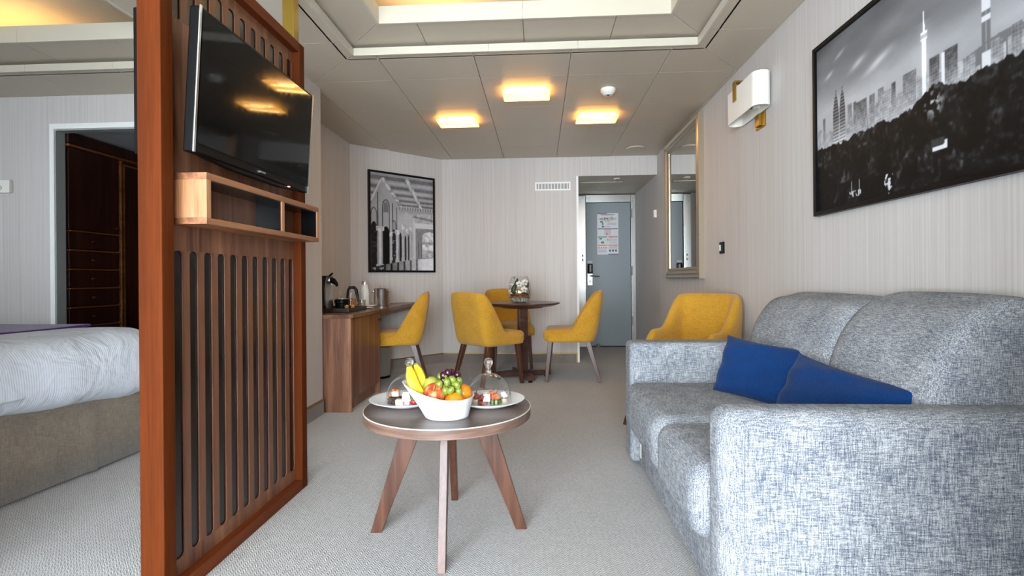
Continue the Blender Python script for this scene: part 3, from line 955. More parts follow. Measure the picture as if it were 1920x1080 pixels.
# ================================================================== BED
bed = thing('bed', 'wide bed with white duvet and taupe skirt at the left edge', 'bed', (-3.35, 1.9, 0))
BX, BY0, BY1 = -2.30, 0.85, 2.80
g = G()                                      # pleated skirt: foot side and the two long sides
def skirt_side(p0, p1, nrm, n=60):
    vs, fs = [], []
    for i in range(n + 1):
        s_ = i / n
        w = 0.006 * sin(s_ * 9.0) + (0.012 if abs((s_ * 3) % 1 - 0.5) < 0.03 else 0)
        for z, k in ((0.015, 1.6), (0.2, 1.0), (0.40, 0.0)):
            vs.append((p0[0] + (p1[0] - p0[0]) * s_ + nrm[0] * (w * k + 0.004 * k), p0[1] + (p1[1] - p0[1]) * s_ + nrm[1] * (w * k + 0.004 * k), z))
    for i in range(n):
        for j in range(2):
            a = i * 3 + j
            fs.append((a, a + 3, a + 4, a + 1))
    g.add(vs, fs)
skirt_side((BX - 0.06, BY0), (BX + 0.03, BY1), (1, 0))
skirt_side((-4.5, BY0), (BX - 0.06, BY0), (0, -1))
skirt_side((BX + 0.03, BY1), (-4.5, BY1), (0, 1))
o = g.build('skirt', 'bed_skirt', bed, smooth=True)
o.modifiers.new('thickness', 'SOLIDIFY').thickness = 0.004
box('base', 'bed_skirt', -4.5, BX - 0.10, BY0 + 0.02, BY1 - 0.03, 0.02, 0.36, bed)
def puff(q, p):
    w = 0.012 * sin(q.y * 7 + q.x * 3) + 0.008 * sin(q.y * 17 + q.z * 9)
    k = 1.0 if p[0] > 0.6 else 0.0
    sag = 0.035 * (1 - ((q.z + 0.04) / 0.19) ** 2) if k else 0
    low = 0.022 * sin(q.y * 5.2 + 0.6) + 0.010 * sin(q.y * 13) if q.z < -0.08 else 0
    return (q.x + k * (w * 0.6 + sag), q.y + 0.2 * w, q.z + (0.006 * sin(q.x * 9) * cos(q.y * 6)) + low)
du = G().rbox((-3.37, 1.865, 0.535), (2.20, 2.05, 0.345), 0.105, 26, puff)
du.v = [(x + (y - 1.865) * 0.045, y, z) for x, y, z in du.v]
t = NT('duvet_cotton')
v_ = t.coord()
n1 = t.noise(5.0, v_, 3.0, 0.6, 0.6)
n2 = t.n('ShaderNodeTexWave', bands_direction='Y')
n2.inputs['Scale'].default_value = 30
t.link(v_, n2.inputs['Vector'])
t.set(Base_Color=srgb(200, 204, 212), Roughness=0.85)
t.bump(t.math('MULTIPLY_ADD', n2.outputs['Fac'], 0.02, n1), 0.5, 0.06)
MATS['duvet'] = t.m
du.build('duvet', 'duvet', bed, smooth=True, sharp=180)
rn = G().rbox((-3.06, 1.87, 0.712), (0.68, 2.09, 0.014), 0.006, 10)
rn.v = [(x + (y - 1.865) * 0.045, y, z + 0.006 * sin(x * 9) * cos(y * 6)) for x, y, z in rn.v]
o = rn.build('bed_runner', 'purple_runner', smooth=True)
tag(o, 'purple runner laid across the white duvet of the bed', 'bed runner')

# ================================================================== SOFA
sofa = thing('sofa', 'grey-blue woven two-seat sofa against the right wall under the picture', 'sofa', (0.9, 2.08, 0))
AY0, AY1, AY2, AY3 = 1.335, 1.475, 2.67, 2.83
G().rbox((0.92, (AY1 + AY2) / 2, 0.13), (0.83, AY2 - AY1 + 0.02, 0.24), 0.02, 6).build('base', 'sofa_fabric', sofa, smooth=True, sharp=60)
G().rbox((0.90, (AY0 + AY1) / 2, 0.317), (0.875, AY1 - AY0, 0.612), 0.05, 10).build('armrest', 'sofa_fabric', sofa, smooth=True, sharp=80)
G().rbox((0.90, (AY2 + AY3) / 2, 0.322), (0.875, AY3 - AY2, 0.622), 0.03, 10).build('armrest', 'sofa_fabric', sofa, smooth=True, sharp=80)
for y_ in (AY0 - 0.0005,):
    G().tube([(0.515, y_, 0.04), (0.515, y_, 0.56), (0.53, y_ + 0.002, 0.585), (1.30, y_ + 0.002, 0.585)], 0.0022, 6).build('seam', 'sofa_fabric', sofa, smooth=True)
YM = 1.965
def seat_fn(sign):
    def f(q, p):
        up = max(p[2], 0) * 0.016 * (1 - p[0] ** 2) * (1 - p[1] ** 2)
        return (q.x, q.y, q.z + up)
    return f
G().rbox((0.75, (AY1 + YM) / 2 - 0.002, 0.318), (0.645, YM - AY1 - 0.004, 0.225), 0.062, 8, seat_fn(1)).build('seat_cushion', 'sofa_fabric', sofa, smooth=True, sharp=120)
G().rbox((0.75, (AY2 + YM) / 2 + 0.002, 0.322), (0.645, AY2 - YM - 0.004, 0.225), 0.062, 8, seat_fn(1)).build('seat_cushion', 'sofa_fabric', sofa, smooth=True, sharp=120)
def spline(pts, n=6):
    res = []
    P = [Vector((a, b, 0)) for a, b in pts]
    for i in range(len(P) - 1):
        p0, p1, p2, p3 = P[max(i - 1, 0)], P[i], P[i + 1], P[min(i + 2, len(P) - 1)]
        for k in range(n):
            t_ = k / n
            q = 0.5 * ((2 * p1) + (p2 - p0) * t_ + (2 * p0 - 5 * p1 + 4 * p2 - p3) * t_ ** 2 + (3 * p1 - p0 - 3 * p2 + p3) * t_ ** 3)
            res.append((q.x, q.y))
    res.append((P[-1].x, P[-1].y))
    return res
def back_cushion(y0, y1, top, ph):
    """puffed cushion: a profile swept along the sofa, drawn in at both ends"""
    prof = spline([(1.30, 0.40), (1.055, 0.41), (1.035, 0.52), (1.055, 0.66), (1.10, 0.77), (1.165, 0.85), (1.24, top - 0.012), (1.30, top), (1.335, top - 0.03), (1.338, 0.7), (1.33, 0.45)], 5)
    cx, cz = 1.2, 0.62
    ts = [0, 0.008, 0.02, 0.045, 0.09, 0.18, 0.35, 0.5, 0.65, 0.82, 0.91, 0.955, 0.98, 0.992, 1]
    vs, fs = [], []
    n = len(prof)
    for t_ in ts:
        e = min(t_, 1 - t_)
        k = 1 - 0.16 * max(0, 1 - e / 0.06) ** 2.2
        wide = 0.012 * (1 - (2 * t_ - 1) ** 4)
        for x, z in prof:
            xx = cx + (x - cx) * k - (wide if x < 1.2 else 0)
            vs.append((min(xx, 1.34), y0 + (y1 - y0) * t_ , cz + (z - cz) * k + wide * 0.8))
    m = len(ts)
    for i in range(m - 1):
        for j in range(n):
            q = (j + 1) % n
            fs.append((i * n + j, (i + 1) * n + j, (i + 1) * n + q, i * n + q))
    fs.append(tuple(range(n)))
    fs.append(tuple((m - 1) * n + j for j in range(n - 1, -1, -1)))
    return G().add(vs, fs).build('back_cushion', 'sofa_fabric', sofa, smooth=True, sharp=75)
back_cushion(1.435, 1.945, 0.905, 0)
back_cushion(1.94, 2.665, 0.885, 1)
for x, y in ((0.56, 1.40), (1.27, 1.40), (0.56, 2.76), (1.27, 2.76)):
    G().lathe([(0.018, 0), (0.024, 0.014)], 10, (x, y, 0)).build('foot', 'black_plastic', sofa)
box('pull_tab', 'laminate_edge', 0.4985, 0.503, 2.60, 2.63, 0.06, 0.17, sofa, 0.001)

def pillow(label, c, size, rx, ry, rz):
    """lumbar pillow: stuffed in the middle, thin at its seams, pointed corners"""
    w, h, d = size
    n, m = 26, 18
    vs, fs = [], []
    for side in (1, -1):
        for i in range(n + 1):
            for j in range(m + 1):
                u, v = 2 * i / n - 1, 2 * j / m - 1
                pin = 1 - 0.07 * (1 - u * u) * 0 
                x = u * w / 2 * (1 - 0.05 * (1 - v * v) ** 1.0 * 0.0)
                x = u * w / 2 * (1 - 0.06 * (1 - v ** 2) * abs(u) ** 3)
                z = v * h / 2 * (1 - 0.10 * (1 - u ** 2) * abs(v) ** 3)
                th = d / 2 * ((1 - u ** 4) * (1 - v ** 4)) ** 0.55
                wr = 0.006 * sin(u * 11 + v * 4 + side) * (1 - u * u) * (abs(v) ** 2) + 0.004 * sin(v * 9 - u * 5)
                y = side * (th + wr * min(1, th / (d / 4)))
                vs.append((x, y, z))
    k = (n + 1) * (m + 1)
    for s_ in range(2):
        for i in range(n):
            for j in range(m):
                a = s_ * k + i * (m + 1) + j
                q = (a, a + m + 1, a + m + 2, a + 1)
                fs.append(q[::-1] if s_ == 0 else q)
    g = G().add(vs, fs)
    R = Matrix.Rotation(rz, 3, 'Z') @ Matrix.Rotation(rx, 3, 'X') @ Matrix.Rotation(ry, 3, 'Y')
    g.v = [tuple(R @ Vector(p) + Vector(c)) for p in g.v]
    o = g.build('cushion', 'velvet_blue', smooth=True, sharp=180)
    return tag(o, label, 'cushion', 'blue velvet cushions on the sofa')
pillow('blue velvet cushion standing in the far corner of the sofa by the far armrest', (0.95, 2.25, 0.558), (0.44, 0.27, 0.11), radians(-20), radians(3), radians(-58))
pillow('blue velvet cushion lying nearer the camera, half hidden by the near armrest', (0.965, 1.735, 0.545), (0.52, 0.26, 0.10), radians(-24), radians(4), radians(-79))

# ================================================================== UPHOLSTERED CHAIRS
def shell(hw, yf, yr, cr, zb, ztop, lean, th, zmax, nc=5, ns=8, nv=8, nb=6):
    """upholstered U-shaped shell open to +y: outer and inner skin, rim and ends"""
    pl = []
    for i in range(ns + 1):
        pl.append((hw, yf + (yr + cr - yf) * i / ns, (-1, 0)))
    for i in range(1, nc + 1):
        a = pi / 2 * i / nc
        pl.append((hw - cr + cr * cos(a), yr + cr - cr * sin(a), (-cos(a), sin(a))))
    for i in range(1, nb):
        pl.append((hw - cr - (2 * hw - 2 * cr) * i / nb, yr, (0, 1)))
    for i in range(nc + 1):
        a = pi / 2 * (1 - i / nc)
        pl.append((-(hw - cr + cr * cos(a)), yr + cr - cr * sin(a), (cos(a), sin(a))))
    for i in range(1, ns + 1):
        pl.append((-hw, yr + cr + (yf - yr - cr) * i / ns, (1, 0)))
    n = len(pl)
    vs, fs = [], []
    def pt_(x, y, z):
        w = max(0.0, min(1.0, (0.06 - y) / (0.06 - yr)))
        k = max(0.0, (z - zb) / (zmax - zb))
        bulge = 0.012 * sin(pi * min(k, 1)) 
        return (x * (1 + 0.03 * k), y - lean * w * k ** 1.15 - bulge * w, z)
    for inner in (0, 1):
        for x, y, nn in pl:
            zt = ztop(abs(x), y)
            for j in range(nv + 1):
                s_ = j / nv
                z = zb + (zt - zb) * s_
                t_ = th * inner * (1 - 0.25 * s_)
                if j == nv:
                    t_ = th * (0.82 if inner else 0.16) * (0.75 if inner else 1)
                    z += 0.004
                if j == 0:
                    t_ = th * (0.9 if inner else 0.25)
                vs.append(pt_(x + nn[0] * t_, y + nn[1] * t_, z))
    k = n * (nv + 1)
    for i in range(n - 1):
        for j in range(nv):
            a = i * (nv + 1) + j
            fs.append((a, a + 1, a + nv + 2, a + nv + 1))
            fs.append((k + a, k + a + nv + 1, k + a + nv + 2, k + a + 1))
        a = i * (nv + 1)
        fs.append((a + nv, k + a + nv, k + a + nv + 1 + nv, a + nv + 1 + nv))
        fs.append((a, a + nv + 1, k + a + nv + 1, k + a))
    for i, rev in ((0, 0), (n - 1, 1)):
        for j in range(nv):
            a = i * (nv + 1) + j
            q = (a, k + a, k + a + 1, a + 1)
            fs.append(q[::-1] if rev else q)
    return G().add(vs, fs)

def smooth01(t_):
    t_ = max(0.0, min(1.0, t_))
    return t_ * t_ * (3 - 2 * t_)

def dining_chair():
    t = thing('dining_chair', '-', 'chair', (0, 0, 0), 'mustard upholstered dining chairs')
    def zt(x, y):
        base = 0.455
        k = smooth01((0.02 - y) / 0.23)
        top = 0.855 - 0.018 * (x / 0.235) ** 2
        return base + (top - base) * k ** 0.85
    shell(0.237, 0.215, -0.235, 0.085, 0.372, zt, 0.085, 0.05, 0.86, ns=10, nv=8).build('shell', 'mustard', t, sub=1)
    def fn(q, p):
        up = 0.014 * max(p[2], 0) * (1 - p[0] ** 2) * (1 - p[1] ** 2)
        return (q.x, q.y, q.z + up)
    G().rbox((0, 0.022, 0.432), (0.455, 0.455, 0.118), 0.045, 6, fn).build('seat', 'mustard', t, smooth=True, sharp=120)
    for sx in (-1, 1):
        G().taper((sx * 0.175, 0.185, 0.376), (sx * 0.196, 0.222, 0), (0.021, 0.021), (0.014, 0.014)).build('leg', 'leg_wood', t, bevel=0.003)
        G().taper((sx * 0.165, -0.165, 0.376), (sx * 0.196, -0.275, 0), (0.021, 0.024), (0.014, 0.015)).build('leg', 'leg_wood', t, bevel=0.003)
    return t

chair0 = dining_chair()
def place(src, first, x, y, deg, label):
    o = src if first else copy_tree(src)
    o.location = (x, y, 0)
    o.rotation_euler = (0, 0, radians(deg))
    o['label'] = label
    return o
place(chair0, True, -0.465, 4.70, -42, 'mustard dining chair with its back to the camera, left of the round table')
place(chair0, False, -0.33, 5.49, 193, 'mustard dining chair behind the round table, facing the camera')
place(chair0, False, 0.29, 4.98, 86, 'mustard dining chair right of the round table, before the cabin door')
place(chair0, False, -1.345, 4.72, 101, 'mustard dining chair pushed up to the desk by the niche')

def armchair():
    t = thing('armchair', 'mustard upholstered tub armchair standing behind the sofa by the wall', 'armchair', (0, 0, 0))
    def zt(x, y):
        arm = 0.618 - 0.12 * smooth01((y - 0.10) / 0.10)
        k = smooth01((0.02 - y) / 0.20)
        return arm + (0.858 - 0.012 * (x / 0.3) ** 2 - arm) * k
    shell(0.25, 0.19, -0.25, 0.13, 0.26, zt, 0.05, 0.085, 0.86, nc=6, ns=12, nv=9).build('shell', 'mustard', t, sub=1)
    G().rbox((0, 0.05, 0.38), (0.37, 0.54, 0.16), 0.05, 6).build('seat', 'mustard', t, smooth=True, sharp=120)
    for sx in (-1, 1):
        G().tube([(sx * 0.165, -0.17, 0.46), (sx * 0.187, -0.145, 0.52), (sx * 0.207, -0.145, 0.58), (sx * 0.217, -0.17, 0.68), (sx * 0.220, -0.195, 0.78), (sx * 0.21, -0.215, 0.84)], 0.005, 6).build('piping', 'mustard', t, smooth=True)
    for sx in (-1, 1):
        G().taper((sx * 0.21, 0.25, 0.30), (sx * 0.27, 0.33, 0), (0.022, 0.022), (0.014, 0.014)).build('leg', 'leg_wood', t, bevel=0.003)
        G().taper((sx * 0.19, -0.17, 0.27), (sx * 0.21, -0.23, 0), (0.022, 0.022), (0.014, 0.014)).build('leg', 'leg_wood', t, bevel=0.003)
    return t
ac = armchair()
ac.location = (0.985, 3.42, 0)
ac.rotation_euler = (0, 0, radians(130))

# ================================================================== ROUND DINING TABLE
dt = thing('dining_table', 'small round dark wood pedestal dining table', 'table', (-0.17, 5.0, 0))
TXc, TYc = -0.17, 5.0
G().lathe([(0.0, 0.700), (0.30, 0.700), (0.362, 0.722), (0.366, 0.730), (0.362, 0.735), (0.0, 0.735)], 56, (TXc, TYc, 0)).build('table_top', 'dark_table_wood', dt, smooth=True, sharp=25)
G().lathe([(0.0, 0.683), (0.20, 0.683), (0.215, 0.700), (0.0, 0.700)], 32, (TXc, TYc, 0)).build('under_plate', 'dark_table_wood', dt, smooth=True, sharp=25)
G().box(TXc - 0.042, TXc + 0.042, TYc - 0.042, TYc + 0.042, 0.07, 0.685).spin(radians(18), (TXc, TYc)).build('column', 'dark_table_wood', dt, bevel=0.004)
for k in range(4):
    g = G().prism([(TXc + 0.03, 0.022), (TXc + 0.275, 0.022), (TXc + 0.275, 0.062), (TXc + 0.20, 0.072), (TXc + 0.03, 0.075)], TYc - 0.036, TYc + 0.036, 'y')
    f_ = g.spin(radians(18 + 90 * k), (TXc, TYc)).build('foot', 'dark_table_wood', dt, bevel=0.003)
    a = radians(18 + 90 * k)
    G().lathe([(0.02, 0), (0.02, 0.022)], 12, (TXc + 0.24 * cos(a), TYc + 0.24 * sin(a), 0)).build('glide', 'black_plastic', f_)

# glass vase with orchids
VX, VY, VZ = -0.195, 4.98, 0.7352
vz = thing('orchid_vase', 'round clear glass vase with white orchids and pebbles on the dining table', 'vase', (VX, VY, VZ))
prof = spline([(0.055, 0.002), (0.085, 0.018), (0.108, 0.055), (0.117, 0.095), (0.112, 0.145), (0.098, 0.2), (0.078, 0.255)], 5)
G().lathe([(0.0, 0.001)] + prof, 32, (VX, VY, VZ), cap=False).build('glass_bowl', 'clear_glass', vz, smooth=True, sharp=180)
g = G()
for k in range(230):
    a, r_ = random.uniform(0, 2 * pi), sqrt(random.random())
    z = random.uniform(0.008, 0.042)
    R_ = 0.058 + 0.035 * (z / 0.042)
    g.ball((VX + cos(a) * r_ * R_, VY + sin(a) * r_ * R_, VZ + z), random.uniform(0.006, 0.0095), 7, 5, (1, 1, 0.75))
g.build('pebbles', 'pebble', vz, smooth=True, kind='stuff')
G().lathe([(0.0, 0.044), (0.098, 0.046), (0.102, 0.056), (0.06, 0.064), (0.0, 0.066)], 20, (VX, VY, VZ)).build('sand_layer', 'amber_sand', vz, smooth=True)
for k in range(9):
    a = k * 0.75
    r_ = 0.085
    pts = [(VX + cos(a + q * 0.32) * (r_ - 0.004 * (q % 2)), VY + sin(a + q * 0.32) * r_, VZ + 0.066 + 0.006 * k / 3 + 0.008 * sin(q * 1.3 + k)) for q in range(6)]
    G().tube(pts, 0.005, 6).build('twig', 'twig', vz, smooth=True)
G().tube([(VX + 0.07, VY - 0.05, VZ + 0.07), (VX + 0.095, VY - 0.04, VZ + 0.10), (VX + 0.085, VY - 0.045, VZ + 0.14), (VX + 0.065, VY - 0.05, VZ + 0.13), (VX + 0.075, VY - 0.05, VZ + 0.105)], 0.0045, 6).build('twig', 'twig', vz, smooth=True)
def orchid(x, y, z, s, yaw=0.0, pitch=0.25):
    fl = None
    M3 = Matrix.Rotation(yaw, 3, 'Z') @ Matrix.Rotation(pitch, 3, 'X')
    for k in range(5):
        a = pi / 2 + 2 * pi * k / 5
        w, L = (0.62, 0.62) if k in (1, 4) else (0.46, 0.6)
        vs, fs = [], []
        n = 10
        c_ = Vector((cos(a) * L * s * 0.55, -0.006, sin(a) * L * s * 0.55))
        vs.append((0, -0.004, 0))
        ring = []
        for q in range(n):
            b = 2 * pi * q / n
            lx, lz = L * 0.5 * cos(b), w * 0.5 * sin(b)
            X_ = (L * 0.52 + lx) * cos(a) - lz * sin(a)
            Z_ = (L * 0.52 + lx) * sin(a) + lz * cos(a)
            ring.append((X_ * s, -0.02 * s * (X_ * X_ + Z_ * Z_) - 0.05 * s + 0.12 * s * abs(lz), Z_ * s))
        ctr = (L * 0.52 * cos(a) * s, -0.12 * s, L * 0.52 * sin(a) * s)
        vs = [ctr] + ring
        fs = [(0, 1 + q, 1 + (q + 1) % n) for q in range(n)]
        g = G().add(vs, fs)
        g.v = [tuple(M3 @ Vector(p) + Vector((x, y, z))) for p in g.v]
        o = g.build('petal', 'petal', vz, smooth=True, sharp=180)
        o.modifiers.new('thickness', 'SOLIDIFY').thickness = 0.0015
    p = M3 @ Vector((0, -0.16 * s, 0))
    G().ball((x + p.x, y + p.y, z + p.z), 0.16 * s, 8, 6).build('flower_centre', 'pollen', vz, smooth=True)
orchid(VX - 0.002, VY - 0.055, VZ + 0.178, 0.058, -0.2)
orchid(VX + 0.052, VY - 0.05, VZ + 0.196, 0.058, 0.2)
orchid(VX + 0.046, VY - 0.065, VZ + 0.126, 0.058, 0.15)
orchid(VX - 0.075, VY - 0.03, VZ + 0.165, 0.044, -0.6)
orchid(VX - 0.085, VY - 0.03, VZ + 0.105, 0.042, -0.5)
def leaf(pts, w, mat='orchid_leaf'):
    vs, fs = [], []
    n = len(pts)
    for i, p in enumerate(pts):
        t_ = i / (n - 1)
        ww = w * sin(pi * min(max(t_, 0.04), 0.97)) ** 0.6
        vs += [(p[0] - ww, p[1] + 0.006, p[2]), (p[0], p[1], p[2]), (p[0] + ww, p[1] + 0.006, p[2])]
    for i in range(n - 1):
        for j in range(2):
            a = i * 3 + j
            fs.append((a, a + 1, a + 4, a + 3))
    o = G().add(vs, fs).build('leaf', mat, vz, smooth=True, sharp=180)
    o.modifiers.new('thickness', 'SOLIDIFY').thickness = 0.002
leaf([(VX - 0.05, VY - 0.06, VZ + 0.075), (VX - 0.058, VY - 0.07, VZ + 0.11), (VX - 0.052, VY - 0.068, VZ + 0.15), (VX - 0.042, VY - 0.06, VZ + 0.185)], 0.027)
leaf([(VX - 0.045, VY - 0.02, VZ + 0.12), (VX - 0.03, VY - 0.02, VZ + 0.19), (VX - 0.02, VY - 0.02, VZ + 0.235)], 0.022)
leaf([(VX + 0.03, VY + 0.02, VZ + 0.08), (VX + 0.07, VY + 0.01, VZ + 0.15), (VX + 0.085, VY, VZ + 0.21)], 0.02)
G().tube([(VX - 0.03, VY - 0.03, VZ + 0.07), (VX - 0.045, VY - 0.03, VZ + 0.18), (VX - 0.045, VY - 0.03, VZ + 0.262)], 0.002, 6).build('flower_stem', 'grape_green', vz, smooth=True)
for p in ((-0.052, -0.03, 0.24), (0.082, -0.06, 0.095), (0.098, -0.04, 0.078)):
    G().ball((VX + p[0], VY + p[1], VZ + p[2]), 0.0075, 8, 6, (1, 1, 1.2)).build('flower_bud', 'grape_green', vz, smooth=True)

# ================================================================== COFFEE TABLE
KX, KY, KZ = -0.357, 1.965, 0.480
ct = thing('coffee_table', 'round walnut coffee table on four splayed plank legs', 'coffee table', (KX, KY, 0))
G().lathe([(0.0, KZ - 0.036), (0.316, KZ - 0.036), (0.318, KZ - 0.034), (0.318, KZ - 0.003), (0.316, KZ - 0.0012), (0.0, KZ - 0.0012)], 72, (KX, KY, 0)).build('edge_band', 'edge_laminate', ct, smooth=True, sharp=25)
G().lathe([(0.0, KZ - 0.0012), (0.3155, KZ - 0.0012), (0.3155, KZ), (0.0, KZ)], 72, (KX, KY, 0)).build('table_top', 'table_laminate', ct, smooth=True, sharp=25)
G().lathe([(0.3155, KZ - 0.003), (0.3185, KZ - 0.003), (0.3185, KZ), (0.3155, KZ + 0.0003)], 72, (KX, KY, 0), cap=False).build('edge_line', 'laminate_edge', ct)
for k in range(4):
    g = G().prism([(KX + 0.082, KZ - 0.036), (KX + 0.165, KZ - 0.036), (KX + 0.300, 0.0), (KX + 0.258, 0.0)], KY - 0.014, KY + 0.014, 'y')
    g.spin(radians(5 + 90 * k), (KX, KY)).build('leg', 'leg_wood', ct, bevel=0.002)
G().box(KX - 0.2, KX + 0.2, KY - 0.02, KY + 0.02, KZ - 0.05, KZ - 0.036).spin(radians(5), (KX, KY)).build('cross_brace', 'leg_wood', ct)

def plate(x, y, label):
    p = G().lathe([(0.0, 0.0), (0.08, 0.0), (0.085, 0.003), (0.139, 0.022), (0.141, 0.025), (0.137, 0.026), (0.09, 0.010), (0.0, 0.008)], 56, (x, y, KZ + 0.0005))
    return tag(p.build('plate', 'ceramic', smooth=True, sharp=60), label, 'plate', 'white plates on the coffee table')
PL, PR = (-0.528, 1.985), (-0.203, 1.99)
plate(*PL, 'white round plate of cakes on the left side of the coffee table')
plate(*PR, 'white round plate of canapes on the right side of the coffee table')
def cloche(x, y, label):
    t = thing('glass_cloche', label, 'cloche', (x, y, KZ + 0.0085), 'clear glass cloches on the plates')
    z = KZ + 0.0115
    dome = [(0.0885 * sin(a), 0.018 + 0.092 * cos(a)) for a in [pi / 2 * k / 14 for k in range(14, 0, -1)]]
    G().lathe([(0.091, 0.0), (0.0895, 0.004)] + dome + [(0.0, 0.110)], 40, (x, y, z), cap=False).build('dome', 'clear_glass', t, smooth=True, sharp=180)
    kn = spline([(0.010, 0.108), (0.011, 0.118), (0.008, 0.126), (0.011, 0.134), (0.0165, 0.147), (0.0165, 0.157), (0.010, 0.167), (0.0, 0.169)], 4)
    G().lathe(kn, 20, (x, y, z)).build('knob', 'knob_glass', t, smooth=True, sharp=180)
t_ = NT('knob_glass')
t_.set(Base_Color=(1, 1, 1, 1), Roughness=0.02, IOR=1.45)
t_.bsdf.inputs['Transmission Weight'].default_value = 1.0
t_.bump(t_.noise(3.0, t_.coord()), 0.02, 0.001)
MATS['knob_glass'] = t_.m
cloche(PL[0] + 0.012, PL[1] + 0.005, 'clear glass cloche covering the cakes, partly behind the bananas')
cloche(*PR, 'clear glass cloche covering the canapes on the right plate')

FZ = KZ + 0.0092
def food(name, label, cat, gm, mat, smooth=True, group=None, **kw):
    return tag(gm.build(name, mat, smooth=smooth, **kw), label, cat, group)
# cakes
cx_, cy_ = PL
bz = thing('brownie', 'dark chocolate brownie with a small cheesecake cube on top', 'cake', (cx_ - 0.035, cy_ - 0.04, FZ))
def lump(q, p):
    return (q.x + 0.003 * sin(p[1] * 7 + p[2] * 5), q.y + 0.003 * sin(p[0] * 8), q.z + 0.003 * sin(p[0] * 9 + p[1] * 6))
G().rbox((cx_ - 0.034, cy_ - 0.035, FZ + 0.015), (0.045, 0.036, 0.026), 0.008, 5, lump).build('base', 'chocolate', bz, smooth=True)
G().rbox((cx_ - 0.031, cy_ - 0.03, FZ + 0.039), (0.027, 0.026, 0.02), 0.003, 3).build('cheesecake', 'cream_cake', bz, smooth=True)
for q in ((-0.040, 0.053), (-0.032, 0.054), (-0.024, 0.052), (-0.052, 0.031)):
    G().ball((cx_ + q[0], cy_ - 0.034, FZ + q[1]), 0.005, 8, 6, (1.2, 1, 0.8)).build('fruit_bit', 'orange_peel' if q[0] != -0.032 else 'strawberry', bz, smooth=True)
food('white_cake', 'tall white cake cube under the left cloche', 'cake', G().rbox((cx_ + 0.014, cy_ - 0.04, FZ + 0.024), (0.024, 0.024, 0.048), 0.002, 3), 'white_cake')
food('cream_cake', 'pale cream cake cube in front of the brownie', 'cake', G().rbox((cx_ - 0.008, cy_ - 0.062, FZ + 0.012), (0.03, 0.024, 0.024), 0.003, 3), 'cream_cake')
st = thing('strawberry', 'red strawberry with green leaves beside the white cake', 'strawberry', (cx_ + 0.045, cy_ - 0.055, FZ))
G().ball((cx_ + 0.044, cy_ - 0.055, FZ + 0.013), 0.015, 12, 8, (1.15, 0.9, 0.82)).build('berry', 'strawberry', st, smooth=True)
for k in range(5):
    a = k * 2 * pi / 5
    G().ball((cx_ + 0.044 + 0.007 * cos(a), cy_ - 0.06, FZ + 0.03 + 0.008 * sin(a)), 0.009, 8, 6, (0.9, 0.25, 0.8)).build('leaf', 'leaf_green', st, smooth=True)
# canapes
cx_, cy_ = PR
def canape(dx, dy, label, base, top, top_mat, garnish=True):
    x, y = cx_ + dx, cy_ + dy
    t = thing('canape', label, 'canape', (x, y, FZ))
    G().lathe([(0.0, 0), (0.018, 0.0), (0.019, 0.004), (0.018, 0.016), (0.0, 0.018)], 16, (x, y, FZ)).build('base', base, t, smooth=True)
    if base == 'cucumber':
        for k in range(7):
            a = 2 * pi * k / 7
            G().rbox((x + 0.0185 * cos(a), y + 0.0185 * sin(a), FZ + 0.009), (0.008, 0.006, 0.017), 0.002, 2).build('skin_strip', 'cucumber_skin', t, smooth=True)
    for q in range(3):
        G().ball((x + 0.006 * (q - 1), y - 0.003 * q, FZ + 0.026 + 0.006 * (q % 2)), 0.0125, 10, 7, (1.1, 0.9, 0.75), lambda p: (p[0], p[1] + 0.15 * sin(p[0] * 5), p[2] + 0.2 * sin(p[0] * 4))).build('topping', top_mat, t, smooth=True)
    if garnish:
        G().tube([(x, y, FZ + 0.034), (x + 0.006, y - 0.002, FZ + 0.045), (x + 0.013, y, FZ + 0.058)], [0.002, 0.0016, 0.0008], 6).build('herb', 'leaf_green', t, smooth=True)
canape(0.030, -0.030, 'canape with orange salmon on a striped cucumber slice', 'cucumber', 0, 'salmon')
canape(0.012, 0.012, 'canape with rolled salmon on pale bread at the back of the right plate', 'bread', 0, 'salmon')
canape(-0.050, -0.020, 'canape with dark cured meat on bread at the left of the right plate', 'bread', 0, 'cured_meat')
canape(-0.018, -0.044, 'canape with chopped red meat at the front of the right plate', 'cured_meat', 0, 'cured_meat', False)
canape(0.058, 0.0, 'canape with white cream cheese at the right of the right plate', 'bread', 0, 'white_cake')

